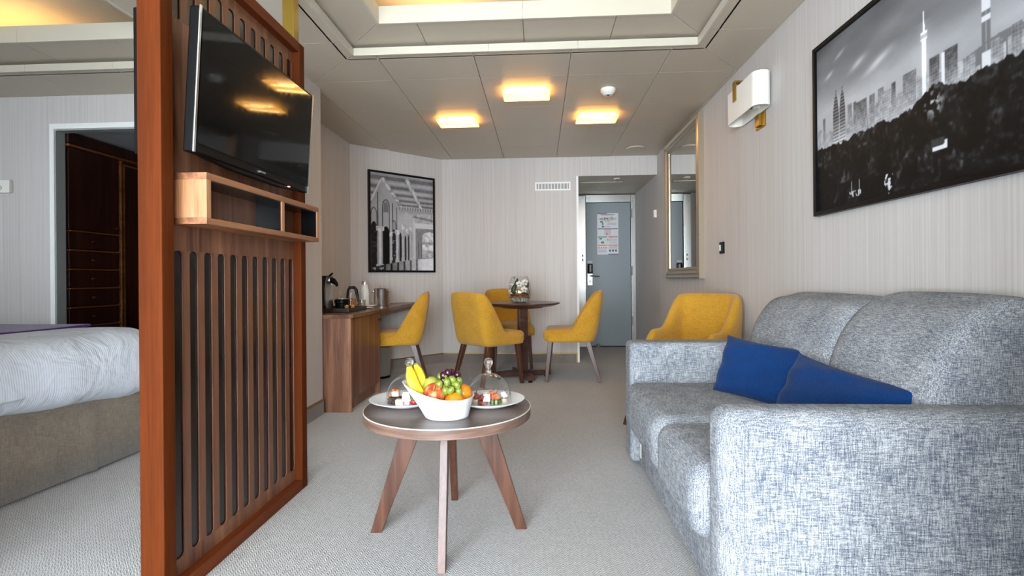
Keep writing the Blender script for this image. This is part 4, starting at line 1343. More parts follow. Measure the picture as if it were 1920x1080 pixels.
# fruit bowl: oval, its left end drawn up
FBX, FBY = -0.335, 1.815
def bowl():
    n, m = 56, 14
    vs, fs = [], []
    def rim(a):
        hi = 0.5 * (1 - cos(a))                     # 1 at the left end
        rx = 0.098 + 0.062 * hi ** 1.6
        return rx * cos(a), 0.108 * sin(a), 0.074 + 0.050 * hi ** 2.8
    def at(a, s_):
        bx, by = 0.078 * cos(a), 0.070 * sin(a)
        rx, ry, rz = rim(a)
        k = s_ ** 1.08
        return bx + (rx - bx) * k, by + (ry - by) * k, rz * s_
    for side in (0, 1):
        for i in range(n):
            a = 2 * pi * i / n
            for j in range(m + 1):
                s_ = j / m
                x, y, z = at(a, s_)
                if side:
                    k = 0.94 if j < m else 0.965
                    x, y = x * k, y * k
                    z = max(z, 0.006)
                else:
                    z = z if j < m else z
                vs.append((FBX + x, FBY + y, KZ + 0.0006 + z + (0.0012 if j == m else 0)))
    k = n * (m + 1)
    for i in range(n):
        q = (i + 1) % n
        for j in range(m):
            a, b = i * (m + 1) + j, q * (m + 1) + j
            fs.append((a, b, b + 1, a + 1))
            fs.append((k + a, k + a + 1, k + b + 1, k + b))
        a, b = i * (m + 1) + m, q * (m + 1) + m
        fs.append((a, b, k + b, k + a))
    fs.append(tuple(i * (m + 1) for i in range(n - 1, -1, -1)))
    fs.append(tuple(k + i * (m + 1) for i in range(n)))
    return G().add(vs, fs).build('fruit_bowl', 'ceramic', smooth=True, sharp=80)
tag(bowl(), 'white oval porcelain bowl with one raised end, full of fruit', 'bowl')
def fp(lx, ly, lz):
    return (FBX + lx, FBY + ly, KZ + lz)
def banana(label, pts, r):
    t = thing('banana', label, 'banana', fp(*pts[0]), 'bananas in the fruit bowl')
    P3 = [fp(*p) for p in pts]
    q = []
    for c in range(3):
        pass
    xs = spline([(p[0], p[2]) for p in P3], 5)
    ys = spline([(p[1], p[2]) for p in P3], 5)
    line = [(a[0], b[0], a[1]) for a, b in zip(xs, ys)]
    n = len(line)
    rad = [r * (0.35 + 0.65 * min(1, sin(pi * min(max(i / (n - 1), 0.03), 0.95)) * 1.5)) for i in range(n)]
    G().tube(line, rad, 7).build('peel', 'banana', t, smooth=True, sharp=28)
    d = (Vector(line[-1]) - Vector(line[-3])).normalized()
    G().tube([line[-1], tuple(Vector(line[-1]) + d * 0.007)], [rad[-1] * 0.98, rad[-1] * 0.6], 7).build('stalk', 'banana_tip', t, smooth=True)
banana('large banana at the front left of the fruit bowl', [(-0.062, -0.045, 0.045), (-0.088, -0.04, 0.085), (-0.115, -0.03, 0.13), (-0.130, -0.02, 0.178)], 0.0215)
banana('second banana just behind the front banana in the bowl', [(-0.05, -0.012, 0.06), (-0.078, -0.005, 0.105), (-0.098, 0.004, 0.145), (-0.114, 0.01, 0.18)], 0.019)
t = thing('pear', 'pale green pear lying in the middle of the fruit bowl', 'pear', fp(-0.06, 0.01, 0.08))
G().ball(fp(-0.055, 0.0, 0.108), 0.036, 18, 12, (1.0, 0.95, 0.92), lambda p: (p[0] * (1 - 0.12 * p[2]), p[1], p[2] - 0.08 * p[0])).build('body', 'pear_green', t, smooth=True, sharp=180)
G().ball(fp(-0.068, -0.010, 0.137), 0.006, 8, 6, (1.5, 1, 0.5)).build('blossom_end', 'stem_brown', t, smooth=True)
t = thing('apple', 'red and yellow apple at the front of the fruit bowl', 'apple', fp(-0.04, -0.05, 0.04))
AN = Matrix.Rotation(radians(38), 3, 'X') @ Matrix.Rotation(radians(12), 3, 'Y')
def apple_fn(p):
    r_ = hypot(p[0], p[1])
    z = p[2] - 0.42 * max(0, 1 - r_ / 0.62) ** 2 * (1 if p[2] > 0 else -0.5)
    q = AN @ Vector((p[0], p[1], z * 0.92))
    return (q.x, q.y, q.z)
G().ball(fp(-0.038, -0.034, 0.086), 0.041, 24, 16, (1, 1, 1), apple_fn).build('skin', 'apple_red', t, smooth=True, sharp=180)
tp = AN @ Vector((0, 0, 0.5))
c_ = Vector(fp(-0.038, -0.034, 0.086))
d_ = AN @ Vector((0, 0, 1))
G().tube([tuple(c_ + d_ * 0.020), tuple(c_ + d_ * 0.034), tuple(c_ + d_ * 0.043 + Vector((0.002, 0, 0)))], [0.0016, 0.0014, 0.002], 6).build('stem', 'stem_brown', t, smooth=True)
for q, r_, lb in (((0.034, -0.034, 0.060), 0.036, 'bright orange at the front right of the fruit bowl'), ((0.055, 0.012, 0.080), 0.034, 'second orange behind the grapes at the right of the bowl')):
    t = thing('orange', lb, 'orange', fp(*q), 'oranges in the fruit bowl')
    G().ball(fp(*q), r_, 20, 14, (1, 1, 0.95)).build('peel', 'orange_peel', t, smooth=True, sharp=180)
    G().ball(fp(q[0] - 0.01, q[1], q[2] + r_ * 0.92), 0.003, 6, 5).build('navel', 'stem_brown', t, smooth=True)
gr = thing('green_grapes', 'bunch of green grapes resting on the oranges in the bowl', 'grapes', fp(0.02, -0.01, 0.1))
for k, (px_, py_, ly, el) in enumerate(((826, 719, -0.035, 0), (841, 714, -0.045, 0.2), (850.5, 711, -0.03, 0.8), (860, 719, -0.045, 0.5), (839, 728.5, -0.055, 0.1), (849, 728, -0.055, -0.7), (863, 731.5, -0.04, 0.3), (862, 715, -0.02, 0.2), (852, 720, -0.02, 0), (833, 712, -0.005, 0), (822, 711, 0.02, 0), (845, 736, -0.02, 0))):
    lx, lz = (px_ - 836) * 0.00186, (783.0 - py_) * 0.00189
    gg = G().ball((0, 0, 0), 0.0128, 12, 8, (0.95, 0.95, 1.22))
    R = Matrix.Rotation(-el, 3, 'Y')
    gg.v = [tuple(R @ Vector(p) + Vector(fp(lx, ly, lz))) for p in gg.v]
    gg.build('grape', 'grape_green', gr, smooth=True, sharp=180)
G().tube([fp(0.0, -0.01, 0.105), fp(0.02, -0.025, 0.108), fp(0.035, -0.025, 0.105)], 0.0018, 6).build('grape_stem', 'stem_brown', gr, smooth=True)
gr = thing('red_grapes', 'few dark red grapes at the back of the fruit bowl', 'grapes', fp(0.0, 0.03, 0.1))
for px_, py_, ly in ((832, 707.5, 0.0), (839.5, 703.5, 0.012), (833, 716, -0.01), (857, 709, 0.02), (844, 705, 0.03)):
    G().ball(fp((px_ - 838) * 0.0019, ly, (784.0 - py_) * 0.0019), 0.0138, 12, 8, (1, 1, 1.08)).build('grape', 'grape_red', gr, smooth=True, sharp=180)

# ================================================================== DESK
dk = thing('desk', 'walnut desk with a cupboard standing in the niche along the wall', 'desk', (-1.65, 4.3, 0))
DZ = 0.715
DXF = -1.378
G().prism([(-1.928, 3.655), (DXF + 0.02, 3.655), (DXF + 0.02, 5.665), (-1.40, 5.665), (-1.928, 5.138)], DZ - 0.028, DZ).build('desk_top', 'desk_top_wood', dk, bevel=0.002)
box('side_panel', 'desk_wood', -1.92, DXF, 3.665, 3.683, 0, DZ - 0.028, dk)
cd = box('cupboard_door', 'desk_wood', DXF - 0.018, DXF, 3.686, 4.318, 0.095, DZ - 0.034, dk, 0.002)
kb = G().tube([(DXF, 4.285, 0.632), (DXF + 0.02, 4.285, 0.632), (DXF + 0.028, 4.285, 0.632)], [0.007, 0.010, 0.014], 10)
kb.build('knob', 'brass', cd, smooth=True)
box('side_panel', 'desk_wood', -1.92, DXF, 4.322, 4.34, 0, DZ - 0.028, dk)
box('kick_board', 'desk_wood', DXF - 0.06, DXF - 0.04, 3.683, 4.322, 0, 0.09, dk)
box('cupboard_back', 'desk_wood', -1.925, -1.905, 3.683, 4.322, 0.0, DZ - 0.028, dk)
box('apron', 'desk_wood', -1.44, -1.42, 4.34, 5.60, DZ - 0.075, DZ - 0.028, dk)
wb = thing('waste_bin', 'slim grey metal waste bin under the desk beside the cupboard', 'waste bin', (-1.60, 4.62, 0))
G().lathe([(0.092, 0.02), (0.105, 0.30), (0.108, 0.305), (0.104, 0.305), (0.088, 0.03), (0.0, 0.03)], 28, (-1.585, 5.0, 0)).build('body', 'brushed_steel', wb, smooth=True, sharp=40)
G().lathe([(0.0, 0.0), (0.096, 0.0), (0.096, 0.022), (0.0, 0.022)], 28, (-1.585, 5.0, 0)).build('base_ring', 'black_plastic', wb, smooth=True, sharp=30)

# ---- things on the desk
tz = DZ + 0.0005
ty = thing('serving_tray', 'dark brown serving tray holding the coffee things on the desk', 'tray', (-1.66, 4.3, tz))
G().rbox((-1.685, 4.13, tz + 0.006), (0.39, 0.42, 0.012), 0.005, 4).build('tray_floor', 'dark_brown_plastic', ty, smooth=True)
for a in ((-1.88, -1.868, 3.92, 4.34), (-1.502, -1.49, 3.92, 4.34), (-1.868, -1.502, 3.92, 3.932), (-1.868, -1.502, 4.328, 4.34)):
    box('tray_rim', 'dark_brown_plastic', a[0], a[1], a[2], a[3], tz + 0.004, tz + 0.03, ty, 0.003)
tf = tz + 0.0125
cm = thing('coffee_machine', 'black capsule coffee machine on the tray at the left end of the desk', 'coffee machine', (-1.76, 4.1, tf))
MX = -1.705
G().prism([(-1.86, 0.0), (MX, 0.0), (MX - 0.014, 0.06), (MX - 0.016, 0.16), (MX - 0.004, 0.235), (MX + 0.004, 0.25), (-1.86, 0.25)], 4.02, 4.14, 'y').build('housing', 'dark_brown_plastic', cm, bevel=0.006)
o_ = bpy.data.objects['housing']
for p in list(o_.data.vertices):
    pass
cmz = tf
for ch in cm.children:
    ch.location.z = 0.0
sidep = G().prism([(MX - 0.004, tf + 0.012), (MX + 0.004, tf + 0.012), (MX - 0.008, tf + 0.08), (MX - 0.006, tf + 0.16), (MX + 0.008, tf + 0.235), (MX - 0.002, tf + 0.24), (MX - 0.016, tf + 0.16), (MX - 0.016, tf + 0.07)], 4.014, 4.146, 'y')
sidep.build('steel_edge', 'brushed_steel', cm)
G().tube([(MX - 0.02, 4.08, tf + 0.215), (MX + 0.012, 4.08, tf + 0.215)], 0.03, 14).build('brew_collar', 'chrome', cm, smooth=True, sharp=40)
G().tube([(MX + 0.008, 4.08, tf + 0.218), (MX + 0.035, 4.08, tf + 0.21), (MX + 0.055, 4.08, tf + 0.19), (MX + 0.062, 4.08, tf + 0.172)], [0.024, 0.021, 0.014, 0.009], 12).build('spout', 'black_plastic', cm, smooth=True, sharp=60)
G().tube([(MX - 0.01, 4.08, tf + 0.245), (MX + 0.025, 4.08, tf + 0.27)], 0.007, 8).build('lever', 'black_plastic', cm, smooth=True)
cm.scale = (1, 1, 1.1)
kt = thing('kettle', 'small squat black kettle with an angular handle beside the coffee machine', 'kettle', (-1.655, 4.2, tf))
KXX, KYY = -1.66, 4.215
G().lathe([(0.0, 0.0), (0.052, 0.0), (0.054, 0.045), (0.06, 0.05), (0.06, 0.074), (0.052, 0.080), (0.0, 0.080)], 28, (KXX, KYY, tf)).build('body', 'black_plastic', kt, smooth=True, sharp=40)
G().lathe([(0.0, 0.080), (0.048, 0.080), (0.046, 0.086), (0.0, 0.088)], 28, (KXX, KYY, tf)).build('lid', 'chrome', kt, smooth=True, sharp=40)
G().tube([(KXX + 0.035, KYY + 0.03, tf + 0.075), (KXX + 0.035, KYY + 0.05, tf + 0.15), (KXX + 0.045, KYY + 0.06, tf + 0.176), (KXX + 0.085, KYY + 0.06, tf + 0.176), (KXX + 0.102, KYY + 0.06, tf + 0.155), (KXX + 0.114, KYY + 0.055, tf + 0.10), (KXX + 0.124, KYY + 0.05, tf + 0.055)], [0.010, 0.011, 0.013, 0.014, 0.014, 0.012, 0.009], 8).build('handle', 'black_plastic', kt, smooth=True, sharp=40)
sg = thing('stirrer_sticks', 'bundle of pale wooden stirrers standing beside the kettle', 'stirrers', (-1.70, 4.30, tf))
for k in range(3):
    box('stick', 'bread', -1.712 + k * 0.007, -1.706 + k * 0.007, 4.29 + 0.003 * k, 4.293 + 0.003 * k, tf, tf + 0.165, sg)
jr = thing('snack_jar', 'glass jar of colourful snacks behind the kettle handle', 'jar', (-1.62, 4.45, tz))
G().lathe([(0.0, 0.001), (0.045, 0.001), (0.047, 0.09), (0.04, 0.115), (0.042, 0.125)], 24, (-1.66, 4.42, tz), cap=False).build('glass', 'clear_glass', jr, smooth=True, sharp=60)
G().lathe([(0.0, 0.003), (0.042, 0.003), (0.043, 0.075), (0.02, 0.09), (0.0, 0.088)], 16, (-1.66, 4.42, tz)).build('snacks', 'snack_mix', jr, smooth=True)
G().lathe([(0.05, 0.125), (0.05, 0.133), (0.0, 0.135)], 24, (-1.66, 4.42, tz)).build('lid', 'clear_glass', jr, smooth=True, sharp=40)
for k, (x, y, c) in enumerate(((-1.575, 4.10, 'orange-topped'), (-1.535, 4.13, 'tan'))):
    t = thing('coffee_capsule', ('%s small coffee capsule cup on the tray edge' % c), 'capsule', (x, y, tf), 'coffee capsules on the tray')
    G().lathe([(0.0, 0.0), (0.013, 0.0), (0.019, 0.028), (0.0215, 0.029), (0.0215, 0.031), (0.0, 0.032)], 16, (x, y, tf)).build('capsule', 'coffee_pods', t, smooth=True, sharp=40)
    G().lathe([(0.0, 0.0), (0.012, 0.0), (0.008, 0.004), (0.0, 0.005)], 12, (x, y, tf + 0.032)).build('foil_top', 'pollen', t, smooth=True)
def tumbler(x, y, label):
    g = G().lathe([(0.0, 0.002), (0.026, 0.002), (0.033, 0.03), (0.035, 0.075), (0.033, 0.075), (0.031, 0.03), (0.024, 0.006), (0.0, 0.006)], 24, (x, y, tz))
    return tag(g.build('tumbler', 'clear_glass', smooth=True, sharp=60), label, 'glass', 'drinking glasses on the desk')
tumbler(-1.60, 4.52, 'clear drinking glass on the desk nearest the snack jar')
tumbler(-1.66, 4.60, 'clear drinking glass on the desk nearest the black cup')
o = G().lathe([(0.0, 0.0), (0.03, 0.0), (0.036, 0.07), (0.033, 0.07), (0.028, 0.006), (0.0, 0.006)], 20, (-1.79, 4.80, tz)).build('dark_cup', 'black_plastic', smooth=True, sharp=50)
tag(o, 'small black cup beside the white bottle on the desk', 'cup')
o = G().lathe([(0.0, 0.0), (0.05, 0.0), (0.07, 0.008), (0.069, 0.011), (0.048, 0.004), (0.0, 0.004)], 28, (-1.535, 4.38, tf + 0.024), ).build('saucer', 'ceramic', smooth=True, sharp=60)
o.location = (-1.545, 4.44, tz)
tag(o, 'white saucer on the desk just beyond the dark tray', 'saucer')
co = thing('coaster_tray', 'flat white rectangular dish under the white bottle on the desk', 'dish', (-1.66, 4.88, tz))
G().rbox((-1.665, 4.86, tz + 0.006), (0.17, 0.15, 0.012), 0.005, 3).build('dish', 'ceramic', co, smooth=True)
bt = thing('water_bottle', 'white metal water bottle with a steel cap on the desk', 'bottle', (-1.66, 4.88, tz + 0.012))
BXx, BYy, BZz = -1.69, 4.865, tz + 0.0123
G().lathe(spline([(0.0, 0.0), (0.040, 0.0), (0.0425, 0.012), (0.0425, 0.10), (0.040, 0.135), (0.031, 0.175), (0.026, 0.196)], 5), 28, (BXx, BYy, BZz)).build('body', 'white_bottle', bt, smooth=True, sharp=60)
G().lathe([(0.0, 0.196), (0.028, 0.196), (0.028, 0.226), (0.026, 0.229), (0.0, 0.229)], 24, (BXx, BYy, BZz)).build('cap', 'brushed_steel', bt, smooth=True, sharp=40)
ib = thing('ice_bucket', 'stainless steel ice bucket with lid and side knobs on the desk', 'ice bucket', (-1.53, 4.93, tz))
IX, IY = -1.545, 4.935
G().lathe([(0.0, 0.0), (0.072, 0.0), (0.074, 0.004), (0.074, 0.158), (0.076, 0.162), (0.0, 0.163)], 36, (IX, IY, tz)).build('body', 'brushed_steel', ib, smooth=True, sharp=40)
G().lathe([(0.0, 0.163), (0.070, 0.163), (0.066, 0.168), (0.012, 0.172), (0.008, 0.178), (0.016, 0.182), (0.014, 0.188), (0.0, 0.189)], 32, (IX, IY, tz)).build('lid', 'brushed_steel', ib, smooth=True, sharp=50)
for sx in (-1, 1):
    G().tube([(IX + sx * 0.072, IY - 0.02 * sx, tz + 0.14), (IX + sx * 0.095, IY - 0.02 * sx, tz + 0.14), (IX + sx * 0.1, IY - 0.02 * sx, tz + 0.14)], [0.008, 0.009, 0.014], 12).build('side_knob', 'chrome', ib, smooth=True, sharp=50)

# ================================================================== WALL LAMP AND MIRROR
wl = thing('wall_lamp', 'white fabric wall lamp on a brass bracket beside the picture', 'wall lamp', (XR, 3.2, 1.87))
LY0, LY1, LZ0, LZ1 = 2.985, 3.445, 1.952, 2.148
pts = []
RR = 0.052
for a in [pi / 2 * k / 6 for k in range(7)]:
    pts.append((1.336 - 0.105 + RR - RR * cos(a) if False else 1.231 + RR * (1 - sin(a)), LY0 + RR * (1 - cos(a))))
outer = [(1.335, LY0 + 0.012)] + [(1.335 - 0.052 + 0.04 * 0 - 0.052 * sin(a) * 1.0, LY0 + RR * (1 - cos(a))) for a in []]
def oval(off):
    res = []
    x0, x1, y0, y1, r = 1.231 + off, 1.333 - off, LY0 + off, LY1 - off, 0.05 - off * 0.8
    for cx, cy, a0 in ((x1 - r, y0 + r, -90), (x1 - r, y1 - r, 0), (x0 + r, y1 - r, 90), (x0 + r, y0 + r, 180)):
        for k in range(9):
            a = radians(a0 + 90 * k / 8)
            res.append((cx + r * cos(a), cy + r * sin(a)))
    return res
oo, ii = oval(0), oval(0.004)
n = len(oo)
vs = [(x, y, LZ0) for x, y in oo] + [(x, y, LZ1) for x, y in oo] + [(x, y, LZ0) for x, y in ii] + [(x, y, LZ1) for x, y in ii]
fs = []
for i in range(n):
    q = (i + 1) % n
    fs += [(i, q, n + q, n + i), (2 * n + i, 3 * n + i, 3 * n + q, 2 * n + q), (i, 2 * n + i, 2 * n + q, q), (n + i, n + q, 3 * n + q, 3 * n + i)]
G().add(vs, fs).build('shade', 'shade_white', wl, smooth=True, sharp=40)
box('back_plate', 'brass', 1.334, XR, 3.105, 3.225, 1.862, 2.20, wl, 0.002)
box('stem_box', 'brass', 1.315, 1.334, 3.135, 3.195, 1.875, 1.945, wl, 0.002)
G().box(1.223, 1.2305, 3.255, 3.30, 2.065, 2.19).box(1.2305, XR, 3.255, 3.30, 2.178, 2.19).build('clip', 'brass', wl)
G().tube([(1.28, 3.1, LZ0 + 0.07), (1.28, 3.33, LZ0 + 0.07)], 0.012, 8).build('lamp_tube', 'white_plastic', wl, smooth=True)
G().box(1.277, 1.3345, 3.15, 3.18, LZ0 + 0.03, LZ0 + 0.045).box(1.275, 1.287, 3.15, 3.18, LZ0 + 0.03, LZ0 + 0.065).build('lamp_holder', 'white_plastic', wl)

mr = thing('wall_mirror', 'tall mirror in a ribbed champagne frame on the right wall', 'mirror', (XR, 4.82, 0.957))
MY0, MY1, MZ0, MZ1 = 4.25, 5.39, 0.957, 2.318
mp = [(0.0, 0.0), (0.0, 0.046), (0.012, 0.052), (0.026, 0.046), (0.034, 0.040), (0.046, 0.050), (0.062, 0.050), (0.072, 0.036), (0.084, 0.040), (0.10, 0.026), (0.10, 0.0)]
names = []
for side in range(4):
    ends = [((MY0, MZ0), (MY1, MZ0)), ((MY1, MZ0), (MY1, MZ1)), ((MY1, MZ1), (MY0, MZ1)), ((MY0, MZ1), (MY0, MZ0))][side]
    vs, fs = [], []
    for e in range(2):
        for o_, h_ in mp:
            y = ends[e][0] + (o_ if ends[e][0] == MY0 else -o_)
            z = ends[e][1] + (o_ if ends[e][1] == MZ0 else -o_)
            vs.append((XR - h_, y, z))
    k = len(mp)
    fs = [(i, i + 1, k + i + 1, k + i) for i in range(k - 1)] + [(k - 1, 0, k, 2 * k - 1)]
    G().add(vs, fs).build('frame_side', 'champagne', mr, smooth=True, sharp=25)
box('glass', 'mirror_glass', XR - 0.02, XR - 0.004, MY0 + 0.095, MY1 - 0.095, MZ0 + 0.095, MZ1 - 0.095, mr)

# ================================================================== FRAMED PHOTOGRAPHS
def vnoise(nx, ny, fx, fy, seed=0, octaves=4):
    rng = np.random.RandomState(seed)
    out = np.zeros((ny, nx))
    amp, tot = 1.0, 0.0
    for o_ in range(octaves):
        gx, gy = int(fx * 2 ** o_) + 2, int(fy * 2 ** o_) + 2
        gr_ = rng.rand(gy, gx)
        x = np.linspace(0, gx - 1.001, nx)
        y = np.linspace(0, gy - 1.001, ny)
        xi, yi = x.astype(int), y.astype(int)
        xf, yf = x - xi, y - yi
        xf, yf = xf * xf * (3 - 2 * xf), yf * yf * (3 - 2 * yf)
        a = gr_[yi][:, xi] * (1 - xf) + gr_[yi][:, xi + 1] * xf
        b = gr_[yi + 1][:, xi] * (1 - xf) + gr_[yi + 1][:, xi + 1] * xf
        out += amp * (a * (1 - yf[:, None]) + b * yf[:, None])
        tot += amp
        amp *= 0.5
    return out / tot

def picture(name, label, org, udir, ndir, W, Hh, img, fw, depth):
    """framed print: org the lower left corner on the wall, udir along the wall, ndir into the room"""
    t = thing(name, label, 'picture', (org[0] + udir[0] * W / 2, org[1] + udir[1] * W / 2, org[2]), 'framed black and white photographs')
    def P(u, z, d):
        return (org[0] + udir[0] * u + ndir[0] * d, org[1] + udir[1] * u + ndir[1] * d, org[2] + z)
    def bx(u0, u1, z0, z1, d0, d1, nm, mat):
        vs = [P(u, z, d) for u in (u0, u1) for d in (d0, d1) for z in (z0, z1)]
        G().add(vs, [(0, 1, 3, 2), (4, 6, 7, 5), (0, 4, 5, 1), (2, 3, 7, 6), (0, 2, 6, 4), (1, 5, 7, 3)]).build(nm, mat, t, bevel=0.0015, seg=1)
    bx(0, W, 0, fw, 0.001, depth, 'frame_bar', 'black_frame')
    bx(0, W, Hh - fw, Hh, 0.001, depth, 'frame_bar', 'black_frame')
    bx(0, fw, fw, Hh - fw, 0.001, depth, 'frame_bar', 'black_frame')
    bx(W - fw, W, fw, Hh - fw, 0.001, depth, 'frame_bar', 'black_frame')
    ny, nx = img.shape
    vs, fs = [], []
    for j in range(ny):
        for i in range(nx):
            vs.append(P(fw * 0.9 + (W - 1.8 * fw) * i / (nx - 1), fw * 0.9 + (Hh - 1.8 * fw) * j / (ny - 1), depth * 0.6))
    for j in range(ny - 1):
        for i in range(nx - 1):
            a = j * nx + i
            fs.append((a, a + 1, a + nx + 1, a + nx))
    o = G().add(vs, fs).build('print', 'photo_print', t)
    at = o.data.color_attributes.new('print', 'FLOAT_COLOR', 'POINT')
    lin = np.where(img <= 0.04045, img / 12.92, ((np.clip(img, 0.04, 1) + 0.055) / 1.055) ** 2.4)
    rgba = np.stack([lin * 0.97, lin * 0.98, lin * 1.03, np.ones_like(lin)], -1).reshape(-1).astype(np.float32)
    at.data.foreach_set('color', rgba)
    bx(fw * 0.5, W - fw * 0.5, fw * 0.5, Hh - fw * 0.5, 0.002, depth * 0.4, 'backing_board', 'black_frame')
    return t

def blur_(a):
    p = np.pad(a, 1, mode='edge')
    return (p[:-2, 1:-1] + p[2:, 1:-1] + p[1:-1, :-2] + p[1:-1, 2:] + 4 * p[1:-1, 1:-1]) / 8

def city_image(nx=420, ny=270):
    S, T = np.meshgrid(np.linspace(0, 1, nx), np.linspace(0, 1, ny))
    cloud = vnoise(nx, ny, 3, 6, 3, 5)
    sky = 0.50 + 0.20 * np.exp(-((T - 0.55) / 0.16) ** 2) - 0.13 * np.clip((T - 0.6) / 0.4, 0, 1) - 0.10 * np.clip(S - 0.3, 0, 1) + 0.22 * (cloud - 0.5)
    for (cs, ctt, a, b) in ((0.09, 0.80, 0.025, 0.012), (0.27, 0.76, 0.04, 0.018), (0.38, 0.70, 0.06, 0.02), (0.16, 0.88, 0.03, 0.012)):
        sky += 0.22 * np.exp(-((S - cs) / a) ** 2 - ((T - ctt - (S - cs) * 0.4) / b) ** 2)
    img = sky.copy()
    mt = 0.47 + 0.045 * np.exp(-((S - 0.86) / 0.12) ** 2)
    img = np.where((T < mt) & (S > 0.68), 0.42, img)
    rng = np.random.RandomState(5)
    win = vnoise(nx, ny, 90, 60, 9, 2)
    def bld(s0, s1, top, shade, strip=0.0, slope=0.0):
        nonlocal img
        m = (S >= s0) & (S <= s1) & (T < top + slope * (S - s0))
        hz = np.clip((T - 0.36) / 0.2, 0, 1)
        g_ = shade * hz + 0.68 * (1 - hz)
        tex = 0.22 * (win - 0.5) + strip * (np.sin(S * 700) * 0.5 + np.sin(T * 420) * 0.5)
        img = np.where(m, g_ + tex, img)
    for k in range(70):
        c = rng.uniform(0.02, 0.99)
        w = rng.uniform(0.008, 0.025)
        bld(c - w, c + w, rng.uniform(0.42, 0.50), rng.uniform(0.4, 0.72), 0.05)
    for a in ((0.045, 0.062, 0.56, 0.42), (0.21, 0.235, 0.565, 0.45), (0.245, 0.262, 0.56, 0.35), (0.256, 0.322, 0.548, 0.33), (0.335, 0.365, 0.55, 0.36), (0.38, 0.41, 0.555, 0.5),
              (0.41, 0.445, 0.53, 0.55), (0.447, 0.466, 0.55, 0.3), (0.50, 0.558, 0.555, 0.42), (0.56, 0.60, 0.515, 0.5), (0.61, 0.648, 0.565, 0.26), (0.663, 0.713, 0.562, 0.27),
              (0.728, 0.77, 0.48, 0.42), (0.82, 0.852, 0.49, 0.34), (0.872, 0.90, 0.52, 0.32), (0.91, 0.95, 0.50, 0.36), (0.955, 0.985, 0.53, 0.3)):
        bld(*a, 0.07)
    m = (S > 0.655) & (S < 0.668) & (T < 0.56)
    img = np.where(m, 0.86, img)
    for c, top, w in ((0.134, 0.686, 0.019), (0.176, 0.691, 0.018)):          # pair of pointed towers
        hw = w * np.clip((top - T) / 0.13, 0.02, 1) ** 0.7
        hw = np.where(T > top - 0.03, 0.0022, hw)
        m = (np.abs(S - c) < hw) & (T < top)
        img = np.where(m, 0.34 + 0.35 * np.clip((0.52 - T) / 0.14, 0, 1) + 0.16 * np.sin(T * 330) + 0.1 * (win - 0.5), img)
    hw = np.where(T > 0.735, 0.0022, np.where(T > 0.70, 0.0042, np.where(T > 0.665, 0.0125, 0.008)))   # needle tower
    m = (np.abs(S - 0.589) < hw) & (T < 0.795) & (T > 0.40)
    img = np.where(m, 0.90 - 0.25 * ((T > 0.672) & (T < 0.69)), img)
    img += 0.10 * np.exp(-(np.abs(S - 0.589) / 0.02)) * (T > 0.5) * (T < 0.75)
    for c in (0.794, 0.810):                                                   # twin slabs at the right
        m = (np.abs(S - c) < 0.006) & (T < 0.66)
        img = np.where(m, 0.42, img)
    m = (np.abs(S - 0.802) < 0.014) & ((np.abs(T - 0.60) < 0.012) | (T < 0.47) | (np.abs(T - 0.66) < 0.03))
    img = np.where(m, 0.82, img)
    hs = [0.0, 0.042, 0.161, 0.285, 0.373, 0.444, 0.526, 0.577, 0.609, 0.654, 0.683, 0.743, 0.787, 0.822, 0.85, 0.887, 1.0]
    ht = [0.39, 0.387, 0.372, 0.377, 0.381, 0.37, 0.379, 0.399, 0.436, 0.441, 0.397, 0.394, 0.402, 0.405, 0.414, 0.404, 0.42]
    bumpy = vnoise(nx, 1, 60, 1, 21, 3)[0] * 0.035 - 0.017
    hill = np.interp(S[0], hs, ht) + bumpy
    leaf_ = vnoise(nx, ny, 75, 48, 31, 3)
    crown = vnoise(nx, ny, 16, 12, 33, 3)
    veg = 0.05 + 0.62 * np.clip(leaf_ - 0.50, 0, 1) * np.clip(2.6 * (crown - 0.32), 0, 1.2) + 0.10 * np.clip(crown - 0.4, 0, 1) + 0.05 * np.clip(T / 0.4, 0, 1) * leaf_
    img = np.where(T < hill[None, :], veg, img)
    glow = np.exp(-((S - 0.62) / 0.03) ** 2 - ((T - 0.36) / 0.05) ** 2)
    img = np.where(T < hill[None, :], img + 0.6 * glow * (leaf_ > 0.55), img)
    m = (S > 0.62) & (S < 0.675) & (T > 0.145) & (T < 0.165 + 0.02 * (S > 0.66))
    img = np.where(m, 0.85, img)
    m = (S > 0.615) & (S < 0.665) & (T > 0.168) & (T < 0.20)
    img = np.where(m, 0.22, img)
    for c, d_, w in ((0.25, 0.06, 0.035), (0.245, 0.05, 0.03)):
        img = np.where((np.abs(S - c) < w) & (np.abs(T - d_) < 0.012) & (leaf_ > 0.45), 0.75, img)
    for c in (0.23, 0.275):
        img = np.where((np.abs(S - c) < 0.002) & (T < 0.13) & (T > 0.05), 0.6, img)
    img = np.where((np.abs(S - 0.43) < 0.02) & (np.abs(T - 0.06) < 0.05) & (leaf_ > 0.52), 0.8, img)
    return np.clip(blur_(img), 0.02, 0.95)

def blur(a, k=1):
    for _ in range(k):
        p = np.pad(a, 1, mode='edge')
        a = (p[:-2, 1:-1] + p[2:, 1:-1] + p[1:-1, :-2] + p[1:-1, 2:] + 2 * p[1:-1, 1:-1]) / 6
    return a

